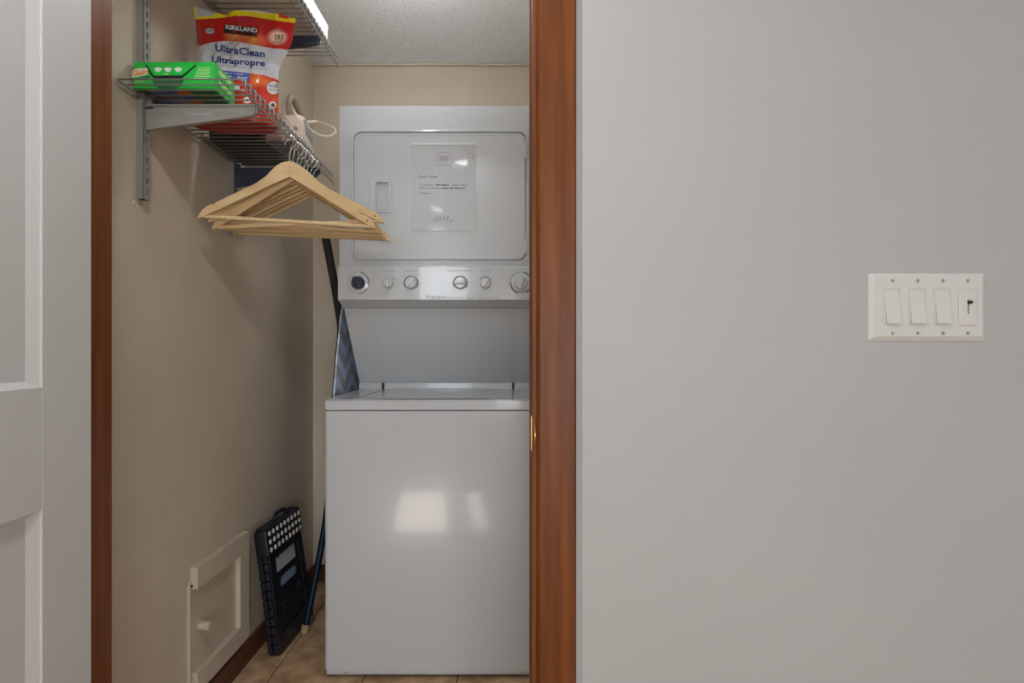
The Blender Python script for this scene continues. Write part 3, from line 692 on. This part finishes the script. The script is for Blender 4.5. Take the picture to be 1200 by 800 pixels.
# printed end
def gside(a0, a1, b0, b1, m, name='side_print'):
    obj(name, MB().poly([(gx1+0.0004, gy0+a, gz0+b+tilt(gy0+a)) for a, b in ((a0, b0), (a1, b0), (a1, b1), (a0, b1))]), m, bd, smooth=None)
gside(0.012, 0.086, 0.034, 0.036, M['black_print']); gside(0.012, 0.086, 0.012, 0.014, M['black_print'])
gside(0.02, 0.08, 0.044, 0.056, M['lime']); gside(0.02, 0.08, 0.020, 0.030, M['lime'])
# picture on the underside
nu, nv = 40, 20
um = MB().grid(nu, nv, lambda u, v: (gx0+0.004+(gx1-gx0-0.008)*u, gy0+0.003+(gy1-gy0-0.006)*v, gz0-0.0004+tilt(gy0+(gy1-gy0)*v)))
ume = um.mesh('underside_print'); ca = ume.color_attributes.new('print', 'FLOAT_COLOR', 'POINT')
rnd = random.Random(3); blobs = [(rnd.random(), rnd.random(), rnd.uniform(0.06, 0.16), rnd.choice([(0.3, 0.2, 0.13), (0.45, 0.4, 0.35), (0.05, 0.1, 0.3), (0.05, 0.05, 0.05), (0.5, 0.12, 0.02), (0.35, 0.33, 0.3)])) for _ in range(34)]
for i, v in enumerate(ume.vertices):
    u = (v.co.x-gx0)/(gx1-gx0); vv = (v.co.y-gy0)/(gy1-gy0); c = (0.10, 0.09, 0.085)
    for bx, by, br, bc in blobs:
        if abs(u-bx) < br and abs(vv-by) < br: c = bc
    if u > 0.66: c = (0.02, 0.12, 0.03)
    ca.data[i].color = (*c, 1)
place(ume, 'underside_print', M['boxprint'], bd)

# ------------------------------------------------------------------ red and white detergent pouch
SB = F/1.60
zb0 = sz(1.56) + 0.0062
bag = thing('detergent_pouch', 'tall red and white resealable detergent pouch standing on the lower shelf', 'pouch', (-0.77, 1.575, zb0))
def lerp(a, b, t): return a + (b-a)*t
def interp(tab, x):
    for (x0, y0), (x1, y1) in zip(tab, tab[1:]):
        if x <= x1: return lerp(y0, y1, max(0, (x-x0)/(x1-x0)))
    return tab[-1][1]
ltab = [(0, -0.888), (0.3, -0.886), (0.65, -0.884), (0.85, -0.892), (1, -0.899)]
rtab = [(0, -0.655), (0.35, -0.657), (0.55, -0.655), (0.66, -0.640), (0.78, -0.624), (1, -0.616)]
def bag_top(u): return CZ + interp([(0, 0.946), (0.15, 0.932), (0.3, 0.926), (0.5, 0.936), (0.7, 0.935), (0.85, 0.926), (1, 0.919)], u)
def wrinkle(u, v):
    return 0.0035*math.sin(9*u+5*v) * math.sin(13*v-4*u) + 0.0024*math.sin(31*u+11*v) + 0.0025*math.sin(17*v*u+3) + 0.0012*math.sin(47*u-29*v)*math.sin(23*v+5*u)
def bag_pt(u, v, side):
    """side -1: front film, +1: back film"""
    x = lerp(interp(ltab, v), interp(rtab, v), u)
    z = lerp(zb0 + 0.0, bag_top(u), v)
    env = max(0.0, 4*u*(1-u))**0.55
    th = interp([(0, 0.060), (0.1, 0.068), (0.4, 0.060), (0.7, 0.034), (0.9, 0.010), (1, 0.003)], v)
    y = lerp(1.568, 1.598, v) + side*th*env + wrinkle(u, v)*(0.3 + env)*(1 if side < 0 else 0.6)*min(1, v*6)
    y += 0.012*(u-0.5)
    return Vector((x, y, z))
ty = 0.0
def proj(p): return (600 + F*p.x/p.y, 400 - F*(p.z-CZ)/p.y)
def bag_color(u, v):
    px, py = proj(bag_pt(u, v, -1))
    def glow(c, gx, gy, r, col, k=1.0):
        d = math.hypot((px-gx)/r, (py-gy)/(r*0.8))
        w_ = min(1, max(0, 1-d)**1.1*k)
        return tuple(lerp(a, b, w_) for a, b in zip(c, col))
    zip_lo = interp([(226, 23), (250, 21.5), (262, 20.5), (276, 18.5), (290, 18.5), (310, 21.8), (330, 25), (346, 27)], px)
    if py < zip_lo:
        if 230.5 < px < 254 and py < zip_lo - 3 - max(0, (px-246)*0.3): return (0.50, 0.48, 0.49)
        return (0.85, 0.66, 0.02)
    w1 = interp([(226, 56), (233, 54), (246, 50), (262, 48), (280, 49), (300, 53), (318, 56.5), (332, 57.5), (346, 61)], px)
    w2 = interp([(226, 78), (258, 82), (295, 86), (310, 88), (322, 92), (334, 98.5), (346, 104)], px)
    if py < w1:
        c = (0.52, 0.012, 0.012)
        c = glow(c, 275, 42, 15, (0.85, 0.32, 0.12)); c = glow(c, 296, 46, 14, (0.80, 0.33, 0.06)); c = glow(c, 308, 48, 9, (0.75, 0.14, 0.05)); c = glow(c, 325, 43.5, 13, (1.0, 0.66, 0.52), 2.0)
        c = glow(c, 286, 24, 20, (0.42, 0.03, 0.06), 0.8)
        return c
    if py < w2: return (0.60, 0.59, 0.64)
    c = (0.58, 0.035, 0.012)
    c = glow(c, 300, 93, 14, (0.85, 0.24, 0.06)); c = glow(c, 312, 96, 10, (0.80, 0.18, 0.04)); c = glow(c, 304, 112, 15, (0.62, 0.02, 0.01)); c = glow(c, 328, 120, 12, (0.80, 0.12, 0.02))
    return c
NU, NV = 150, 190
m_ = MB().grid(NU, NV, lambda u, v: bag_pt(u, v, -1))
me = m_.mesh('front_film'); ca = me.color_attributes.new('print', 'FLOAT_COLOR', 'POINT')
k = 0
for i in range(NU+1):
    for j in range(NV+1):
        ca.data[k].color = (*bag_color(i/NU, j/NV), 1); k += 1
ff_ = place(me, 'front_film', M['bagfilm'], bag, smooth=80)
m_ = MB().grid(30, 40, lambda u, v: bag_pt(u, v, 1) + Vector((0, 0.0005, 0.007*v*math.sin(math.pi*max(0, min(1, (u-0.3)/0.55))))))
me = m_.mesh('back_film'); ca = me.color_attributes.new('print', 'FLOAT_COLOR', 'POINT')
k = 0
for i in range(31):
    for j in range(41):
        ca.data[k].color = (0.66, 0.62, 0.60, 1) if j > 30 else (0.45, 0.02, 0.015, 1); k += 1
place(me, 'back_film', M['bagfilm'], bag, smooth=80)
m_ = MB().grid(30, 10, lambda u, v: bag_pt(u, 0, -1).lerp(bag_pt(u, 0, 1), v) + Vector((0, 0, 0.003*math.sin(math.pi*v)*math.sin(9*u))))
obj('bottom_gusset', m_, M['red'], bag, smooth=80)
# print coordinates: where on the film a printed mark sits (u, v found from its place on the front of the pouch)
def bag_uv(px, py):
    u, v = (px-233)/105.0, 1-(py-14)/125.0
    for _ in range(7):
        u = min(1, max(0, u)); v = min(1, max(0, v))
        a = proj(bag_pt(u, v, -1)); b = proj(bag_pt(u+1e-3, v, -1)); c = proj(bag_pt(u, v+1e-3, -1))
        j11, j21, j12, j22 = (b[0]-a[0])*1e3, (b[1]-a[1])*1e3, (c[0]-a[0])*1e3, (c[1]-a[1])*1e3
        det = j11*j22 - j12*j21
        if abs(det) < 1e-6: break
        ex, ey = px-a[0], py-a[1]
        u += max(-.1, min(.1, (ex*j22 - ey*j12)/det)); v += max(-.1, min(.1, (ey*j11 - ex*j21)/det))
    return min(1, max(0, u)), min(1, max(0, v))
def on_bag(px, py, off=0.0009):
    u, v = bag_uv(px, py)
    return bag_pt(u, v, -1) + Vector((0, -off, 0))
def btext(s_, x0, x1, y0, y1, h, m, bold=0.0, off=0.0012, shear=0.0):
    # baseline from (x0,y0) to (x1,y1), cap height h
    c = bpy.data.curves.new('t', 'FONT'); c.body = s_; c.size = 1; o = bpy.data.objects.new('t', c); COL.objects.link(o)
    bpy.context.view_layer.update(); wd = max(0.01, o.dimensions.x); bpy.data.objects.remove(o); bpy.data.curves.remove(c)
    k_ = (x1-x0)/wd
    obj('lettering', MB().text(s_, 1.0, lambda x, y: on_bag(x0 + x*k_, lerp(y0, y1, x/wd) - y*h*1.4, off), bold, shear), m, ff_, smooth=None)
def bpatch(name, pts, m, off=0.0008, n=6):
    (a, b, c, d) = pts
    obj(name, MB().grid(n*2, n, lambda u, v: on_bag(lerp(lerp(a[0], b[0], u), lerp(d[0], c[0], u), v), lerp(lerp(a[1], b[1], u), lerp(d[1], c[1], u), v), off)), m, ff_, smooth=80)
def bdisc(name, cx, cy, rx, ry, m, off=0.0008):
    mm = MB(); rings = []
    for r in (0.001, 0.5, 1.0):
        rings.append([mm.bm.verts.new(on_bag(cx + rx*r*math.cos(a), cy + ry*r*math.sin(a), off)) for a in [2*math.pi*k/20 for k in range(20)]])
    for A, B in zip(rings, rings[1:]):
        for k in range(20): mm.bm.faces.new((A[k], A[(k+1) % 20], B[(k+1) % 20], B[k]))
    obj(name, mm, m, ff_, smooth=80)
bpatch('brand_band', [(263.5, 28.5), (302.5, 33), (301.5, 43.3), (262.5, 38.5)], M['black_print'])
btext('KIRKLAND', 264.5, 301, 34.2, 38.4, 5.0, M['whiteprint'], 0.025, 0.0016)
btext('Signature', 272, 298, 38.2, 41.3, 1.6, M['red'], 0.0, 0.0016)
bdisc('mark_disc', 246, 36.5, 5.6, 3.2, M['silver']); btext('PACS', 241.8, 250, 38.4, 37.4, 3.0, M['grey_print'], 0.03, 0.0016)
btext('152', 321, 331, 45, 46, 4.6, M['black_print'], 0.03); btext('PACS', 322, 330, 47.6, 48.2, 1.7, M['black_print'], 0.02); btext('SACHETS', 320, 331, 49.8, 50.5, 1.5, M['black_print'], 0.02)
btext('TOTAL PACS', 320, 334.5, 36.5, 37.6, 1.6, M['black_print'], 0.0)
btext('UltraClean', 252, 309.5, 59.8, 67.4, 8.2, M['navy_print'], 0.03)
btext('LAUNDRY DETERGENT PACS', 256, 305, 62.8, 69.8, 1.3, M['pale_print'])
btext('Ultrapropre', 248, 309.5, 73.0, 77.8, 7.4, M['navy_print'], 0.03)
btext('SACHETS DE DETERGENT POUR LA LESSIVE', 252, 313, 77.0, 82.6, 1.4, M['grey_print'])
bpatch('blue_band', [(256, 82.2), (293.5, 86.0), (292, 95.5), (256, 92.5)], M['blueprint'])
btext('1 PAC = 1 LOAD', 260, 285.5, 86.4, 88.6, 2.0, M['whiteprint'], 0.01, 0.0016); btext('1 SACHET = 1 BRASSEE', 258, 289.5, 90.0, 92.6, 2.0, M['whiteprint'], 0.01, 0.0016)
bdisc('seal', 320.5, 103, 7.6, 7.6, M['silver']); btext('ODOR', 315, 326.5, 101.8, 103.5, 2.8, M['navy_print'], 0.02, 0.0016); btext('FIGHTING', 315, 326.5, 105.8, 107.4, 1.8, M['grey_print'], 0.02, 0.0016)
bdisc('seal', 319.5, 123, 4.4, 4.2, M['silver']); bdisc('seal_core', 320, 123.5, 2.3, 2.3, M['black_print'], 0.0014); bdisc('seal', 290, 117.5, 4.6, 3.8, M['whiteprint']); bdisc('seal_core', 290, 117.5, 2.4, 1.6, M['red'], 0.0014)
bpatch('white_label', [(274, 100.5), (281, 101), (281, 105), (274, 104.5)], M['whiteprint'])
bpatch('slider', [(327.5, 17.5), (338.5, 19.5), (338.5, 23.0), (327.5, 21.5)], M['red'], 0.005)

# dark tray beside the wall on the lower shelf
tz = sz(1.85) + 0.003
ty0 = thing('dark_tray', 'black plastic tray lying on the lower shelf behind the red pouch', 'tray', (-0.79, 1.80, tz))
tf = lambda c: Vector((c.x, c.y, c.z + (1.85-c.y)*0.04))
obj('base', MB().box(-0.888, -0.742, 1.652, 1.875, tz, tz+0.004).xf(tf), M['black'], ty0)
for a in ((-0.888, -0.884, 1.652, 1.875), (-0.746, -0.742, 1.652, 1.875), (-0.884, -0.746, 1.652, 1.656), (-0.884, -0.746, 1.871, 1.875)):
    obj('side', MB().box(a[0], a[1], a[2], a[3], tz+0.004, tz+0.04).xf(tf), M['black'], ty0)

# ------------------------------------------------------------------ cream clothes iron on the lower shelf
def smooth_path(P, n=6):
    P = [Vector(p) for p in P]; out = []
    for i in range(len(P)-1):
        p0, p1, p2, p3 = P[max(i-1, 0)], P[i], P[i+1], P[min(i+2, len(P)-1)]
        for k in range(n):
            t = k/n
            out.append(0.5*((2*p1) + (p2-p0)*t + (2*p0-5*p1+4*p2-p3)*t*t + (3*p1-p0-3*p2+p3)*t**3))
    out.append(P[-1]); return out
IX = -0.672
iz = lambda y: sz(y) + 0.0025
ir = thing('clothes_iron', 'cream clothes iron with a looped cord at the far end of the lower shelf', 'iron', (IX, 1.77, iz(1.77)))
def sole(y0, y1, wd, n=12):
    L_ = []
    for k in range(n+1):
        q = k/n; L_.append((wd*(1 - q**2.2), lerp(y0, y1, q)))
    return [(IX + a, b) for a, b in L_] + [(IX - a, b) for a, b in L_[::-1][1:]]
obj('soleplate', MB().prism(sole(1.665, 1.90, 0.056), lambda u, v, a: (u, v, iz(v)+a), 0, 0.006), M['steel'], ir)
def body_pt(u, v):   # u around, v along
    y = lerp(1.662, 1.893, v); wd = 0.054*(1-v**2.2)+0.0008
    h = interp([(0, 0.072), (0.25, 0.100), (0.45, 0.098), (0.7, 0.062), (1, 0.010)], v)
    a = math.pi*u
    return (IX + wd*math.copysign(abs(math.cos(a))**0.5, math.cos(a)), y, iz(y) + 0.006 + h*math.sin(a)**0.6)
m_ = MB().grid(20, 20, body_pt)
m_.bm.faces.new([m_.bm.verts.new(body_pt(k/20, 0)) for k in range(21)])
bdy = obj('body', m_, M['cream'], ir, smooth=60)
obj('water_tank', MB().grid(8, 8, lambda u, v: Vector(body_pt(0.04+0.22*u, 0.12+0.4*v)) + Vector((0.002, 0, 0.0006))), M['greyplastic'], bdy, smooth=60)
hp = smooth_path([(IX+0.012, 1.672, iz(1.67)+0.075), (IX+0.014, 1.660, iz(1.67)+0.112), (IX+0.016, 1.676, iz(1.67)+0.136), (IX+0.016, 1.715, iz(1.72)+0.130), (IX+0.014, 1.755, iz(1.76)+0.114), (IX+0.010, 1.775, iz(1.78)+0.095), (IX+0.008, 1.775, iz(1.79)+0.080)], 4)
obj('handle', MB().tube(hp, 0.0085, 12), M['tan'], ir, smooth=80)
obj('steam_dial', MB().lathe([(0.016, 0), (0.016, 0.010), (0.012, 0.013), (0, 0.013)], lambda u, v, a: (IX+u, 1.745+v, iz(1.745)+0.095+a), 18), M['greyplastic'], ir)
def at(px, py, D): return ((px-600)*D/F, D, CZ + (400-py)*D/F)
obj('cord_sleeve', MB().tube([at(361, 143.5, 1.79), at(372, 142.5, 1.80)], [0.006, 0.0045], 10), M['cream'], ir)
obj('cord', MB().tube(smooth_path([at(371, 142.5, 1.80), at(381, 145.5, 1.80), at(391, 150, 1.79), at(393, 155, 1.77), at(385, 159.5, 1.75), at(372, 157, 1.73), at(361, 149, 1.71), at(350, 137, 1.69), at(340, 126, 1.68), at(333, 123, 1.67), at(331, 130, 1.66), at(338, 141, 1.66), at(349, 152, 1.67)]), 0.0028, 8), M['cream'], ir, smooth=80)
obj('plug', MB().tube([at(345, 148, 1.665), at(348, 152, 1.67), at(352, 157, 1.68)], [0.006, 0.011, 0.009], 10), M['tan'], ir, smooth=60)

# ------------------------------------------------------------------ wooden hangers
def hanger():
    t = thing('coat_hanger', '', 'hanger', (0, 0, 0), 'wooden hangers on the shelf lip')
    B = math.tan(R(16))
    up = [(0, 0), (0.012, -0.0012), (0.025, -0.006), (0.036, -0.0145), (0.048, -0.027), (0.060, -0.041), (0.072, -0.052), (0.088, -0.062), (0.11, -0.0735), (0.14, -0.089), (0.17, -0.104), (0.194, -0.116), (0.196, -0.124), (0.202, -0.1195), (0.214, -0.1245), (0.226, -0.134), (0.235, -0.147), (0.239, -0.160)]
    dn = [(0.228, -0.156), (0.19, -0.138), (0.15, -0.1175), (0.10, -0.092), (0.05, -0.0665), (0, -0.0425)]
    for s in (-1, 1):
        pts = [(s*x, z) for x, z in up + dn]
        f = lambda u, v, a: (u, abs(u)*B + a, v)
        obj('arm', MB().prism(pts, f, -0.0065, 0.0065, 0.0015), M['hanger'], t)
        if s > 0: obj('peg_hole', MB().lathe([(0, -0.0001), (0.0025, 0)], lambda u, v, a, s=s: (s*0.212+u, 0.212*B - 0.0067 + a + s*u*B, -0.1385+v), 10), mat('dark_hole', (0.10, 0.06, 0.03), 0.8), t)
    obj('trouser_bar', MB().tube([(-0.224, 0.224*B+0.001, -0.152), (0.224, 0.224*B+0.001, -0.152)], 0.0058, 10), M['hanger'], t)
    hk = [(0, 0, -0.01), (0, 0, 0.022)]
    for k in range(0, 15):
        a = R(-90 + 18*k)
        hk.append((0.018*math.cos(a)*1.0, 0, 0.041 + 0.018*math.sin(a)))
    hk = [(0, 0, -0.01), (0, 0, 0.02)] + [(0.0175*math.cos(R(a)), 0, 0.0565 + 0.0175*math.sin(R(a))) for a in range(-70, 200, 15)]
    obj('hook', MB().tube(hk, 0.0019, 8), M['chrome'], t, smooth=80)
    return t
h0 = hanger()
hang = [(1.560, 18, 0), (1.589, 15.5, -5.5), (1.614, 17.5, 0.6), (1.640, 18.5, -0.8), (1.666, 17.5, 0.8), (1.692, 18.5, -0.4), (1.718, 17.5, 0.5), (1.744, 16.5, -0.5)]
for i, (y, a, rl) in enumerate(hang):
    o = h0 if i == 0 else copy_tree(h0)
    # hook rests over the lower lip rail
    o.location = (XF - 0.0045, y, sz(y) - 0.0238 - 0.0565 - 0.0175 + 0.0019 + 0.002)
    o.rotation_euler = (0, R(rl), R(a))
    if i == 0: lb = 'pale wooden coat hanger at the doorway end of the hanging row'
    elif i == len(hang)-1: lb = 'pale wooden coat hanger at the dryer end of the hanging row'
    elif i == 1: lb = 'pale wooden coat hanger hanging tilted, right behind the one nearest the doorway'
    else: lb = 'pale wooden coat hanger in the middle of the hanging row'
    tag(o, lb, 'hanger', 'wooden hangers on the shelf lip')

# ------------------------------------------------------------------ folding step stool
SY = 1.945; LEAN = math.asin(0.13)
so = thing('folding_step_stool', 'folded black step stool with white grip dots leaning on the taupe wall', 'step stool', (-0.83, 2.09, 0.0))
def sp_(u, w_, t):     # u along the wall, w up, t out from the wall side
    return (-0.8455 - w_*math.sin(LEAN) + t*math.cos(LEAN) + 0.012*u/0.3, SY + u, w_*math.cos(LEAN) + t*math.sin(LEAN))
SP = lambda u, v, a: sp_(u, v, a)
def stool_box(mb, u0, u1, w0, w1, t0, t1, bev=0.003):
    q = MB(); q.box(u0, u1, w0, w1, t0, t1, bev)
    q.xf(lambda c: Vector(sp_(c.x, c.y, c.z)))
    me_ = q.mesh('x'); mb.bm.from_mesh(me_); bpy.data.meshes.remove(me_)
    return mb
# folded leg panels: two layers
for t0, t1, n_ in ((0.003, 0.018, 'inner_leg_panel'), (0.021, 0.036, 'outer_leg_panel')):
    obj(n_, MB().prism([(0.012, 0.0), (0.298, 0.0), (0.284, 0.35), (0.022, 0.35)], SP, t0, t1, 0.003), M['navy_black'], so)
# outer frame edges (raised rims)
fr_ = obj('leg_rim', MB().plate([(0.010, 0.002), (0.300, 0.002), (0.285, 0.345), (0.022, 0.345)], [[(0.050, 0.06), (0.262, 0.06), (0.250, 0.32), (0.058, 0.32)]], SP, 0.034, 0.043), M['navy_black'], so, smooth=None)
for k in range(11):
    for tt in (0.004, 0.0225):
        obj('hinge_knuckle', stool_box(MB(), 0.002 + 0.0008*k, 0.016 + 0.0008*k, 0.012 + k*0.031, 0.038 + k*0.031, tt, tt+0.015, 0.003), M['navy_black'], so)
obj('sticker', MB().prism([(0.075, 0.265), (0.225, 0.265), (0.225, 0.328), (0.075, 0.328)], SP, 0.036, 0.0375), M['label'], so, smooth=None)
for k in range(4):
    obj('sticker_line', MB().prism([(0.085, 0.276 + k*0.009), (0.19 - 0.02*(k % 2), 0.276 + k*0.009), (0.19 - 0.02*(k % 2), 0.279 + k*0.009), (0.085, 0.279 + k*0.009)], SP, 0.0375, 0.038), M['pale_print'], so, smooth=None)
obj('sticker_mark', MB().prism([(0.08, 0.312), (0.10, 0.312), (0.10, 0.323), (0.08, 0.323)], SP, 0.0375, 0.038), M['red'], so, smooth=None)
obj('hand_slot', MB().prism(rrect(0.075, 0.215, 0.205, 0.245, 0.018, 5), SP, 0.036, 0.0372), M['sky_sticker'], so, smooth=None)
obj('slot_lip', MB().plate(rrect(0.068, 0.222, 0.192, 0.250, 0.022, 5), [rrect(0.077, 0.213, 0.207, 0.243, 0.016, 5)], SP, 0.036, 0.041), M['navy_black'], so)
for u, v in ((0.09, 0.135), (0.235, 0.15), (0.243, 0.225)):
    obj('boss_ring', MB().plate(circ(u, v, 0.024, 20), [circ(u, v, 0.017, 20)], SP, 0.036, 0.041), M['navy_black'], so)
    obj('boss', MB().lathe([(0.011, 0.036), (0.010, 0.0415), (0, 0.0415)], SP_ if False else (lambda a, b, c, u=u, v=v: sp_(u+a, v+b, c)), 16), M['navy_black'], so)
# tread with dots
td = obj('tread', stool_box(MB(), 0.0, 0.285, 0.345, 0.437, 0.006, 0.052, 0.008), M['navy_black'], so)
tdot = None
for i in range(9):
    for j in range(3):
        obj('grip_dot', MB().lathe([(0.0088, 0.052), (0.008, 0.0534), (0, 0.0536)], lambda a, b, c, i=i, j=j: sp_(0.022 + i*0.0302 + a, 0.363 + j*0.0285 + b, c), 12), M['whiteprint'], td)
for i in range(22):
    if 9 < i < 17: continue
    obj('tread_ridge', stool_box(MB(), 0.010+i*0.0125, 0.0155+i*0.0125, 0.434, 0.443, 0.012, 0.048, 0.0015), M['navy_black'], td)
hpts = [sp_(0.115, 0.432, 0.03), sp_(0.118, 0.452, 0.03), sp_(0.128, 0.460, 0.03), sp_(0.190, 0.460, 0.03), sp_(0.200, 0.452, 0.03), sp_(0.203, 0.432, 0.03)]
obj('carry_handle', MB().tube(hpts, 0.0075, 10), M['black'], so)

# ------------------------------------------------------------------ ironing board standing in the gap beside the washer
ib = thing('ironing_board', 'ironing board with blue and grey chevron cover upright between wall and washer', 'ironing board', (-0.68, 2.2, 0.0))
half = [(0.0, 1.285), (0.05, 1.265), (0.094, 1.185), (0.13, 1.06), (0.174, 0.90), (0.20, 0.72), (0.21, 0.55), (0.21, 0.20), (0.20, 0.17)]
out = [(2.25 - a, z) for a, z in half] + [(2.25 + a, z) for a, z in half[::-1][:-1]]
obj('cover', MB().prism(out, YZ, -0.660, -0.654, 0.002), M['chevron'], ib)
obj('board', MB().prism([(2.25 + (y-2.25)*0.97, 0.7 + (z-0.7)*0.985) for y, z in out], YZ, -0.666, -0.660), M['black'], ib)
lg = obj('leg', MB().tube(smooth_path([(-0.70, 2.085, 1.53), (-0.70, 2.17, 1.40), (-0.70, 2.27, 1.23), (-0.695, 2.29, 1.10), (-0.692, 2.20, 0.80)]), 0.0155, 12), M['soft_black'], ib, smooth=80)
l2 = obj('leg', MB().tube(smooth_path([(-0.776, 2.118, 0.022), (-0.755, 2.145, 0.16), (-0.733, 2.168, 0.31), (-0.712, 2.19, 0.50), (-0.695, 2.20, 0.80)]), 0.0125, 12), M['blue_tube'], ib, smooth=80)
obj('foot_cap', MB().tube([(-0.780, 2.112, 0.001), (-0.7755, 2.119, 0.03)], [0.0155, 0.0145], 12), M['tan_rubber'], l2)
obj('cross_bar', MB().tube([(-0.693, 2.14, 0.80), (-0.693, 2.37, 0.80)], 0.01, 10), M['soft_black'], ib)

# ------------------------------------------------------------------ light switches
SS = F/WY
px0, px1, pz0, pz1 = (1017-600)/SS, (1153-600)/SS, CZ + (400-399)/SS, CZ + (400-320.5)/SS
sw = thing('light_switch', 'white four gang wall plate with three rocker switches and a slider', 'light switch', ((px0+px1)/2, WY, pz0))
cent = [(p-600)/SS for p in (1043, 1072.3, 1101.5, 1130.5)]
zc = (pz0+pz1)/2
holes = [rrect(c-0.0168, c+0.0168, zc-0.0345, zc+0.0345, 0.002, 3) for c in cent]
outer = rrect(px0+0.008, px1-0.008, pz0+0.008, pz1-0.008, 0.002, 3)
m_ = MB().plate(outer, holes, XZ, WY-0.0065, WY-0.002)
ob = rrect(px0, px1, pz0, pz1, 0.004, 3)
for k in range(len(ob)):
    k2 = (k+1) % len(ob)
    a, b = ob[k], ob[k2]; c, d = outer[k2], outer[k]
    m_.poly([(a[0], WY-0.0015, a[1]), (b[0], WY-0.0015, b[1]), (c[0], WY-0.0065, c[1]), (d[0], WY-0.0065, d[1])])
    m_.poly([(a[0], WY, a[1]), (b[0], WY, b[1]), (b[0], WY-0.0015, b[1]), (a[0], WY-0.0015, a[1])])
bmesh.ops.remove_doubles(m_.bm, verts=m_.bm.verts, dist=1e-6)
pl = obj('cover_plate', m_, M['plastic'], sw, smooth=20)
for c in cent:
    for z in (zc-0.0485, zc+0.0485):
        obj('screw', MB().lathe([(0.0030, 0), (0.0028, -0.0012), (0, -0.0016)], lambda u, v, a, c=c, z=z: (c+u, WY-0.0065+a, z+v), 12), M['screw'], pl)
for c in cent[:3]:
    f = obj('switch_frame', MB().plate(rrect(c-0.0165, c+0.0165, zc-0.0342, zc+0.0342, 0.002, 3), [rrect(c-0.0135, c+0.0135, zc-0.0312, zc+0.0312, 0.001, 2)], XZ, WY-0.0068, WY-0.001), M['plastic'], sw, smooth=20)
    # paddle, lower half pressed out
    prof = [(WY-0.002, zc+0.031), (WY-0.0062, zc+0.031), (WY-0.0082, zc), (WY-0.0125, zc-0.0295), (WY-0.012, zc-0.0308), (WY-0.002, zc-0.031)]
    obj('rocker', MB().prism(prof, YZ, c-0.0133, c+0.0133, 0.0006), M['plastic'], f)
c = cent[3]
f = obj('slider_insert', MB().prism(rrect(c-0.0165, c+0.0165, zc-0.0342, zc+0.0342, 0.002, 3), XZ, WY-0.0085, WY-0.001, 0.001), M['plastic'], sw, smooth=20)
obj('slot', MB().box(c-0.0008, c+0.0008, WY-0.0088, WY-0.0084, zc-0.013, zc+0.013), M['black'], f, smooth=None)
obj('slide_lever', MB().lathe([(0.0036, 0), (0.0034, -0.005), (0.0025, -0.0065), (0, -0.0068)], lambda u, v, a: (c+0.0008+u*0.9, WY-0.0085+a, zc+0.0085+v), 12).box(c-0.0028, c+0.0065, WY-0.0125, WY-0.0095, zc+0.0062, zc+0.0095, 0.0008), M['black'], f)
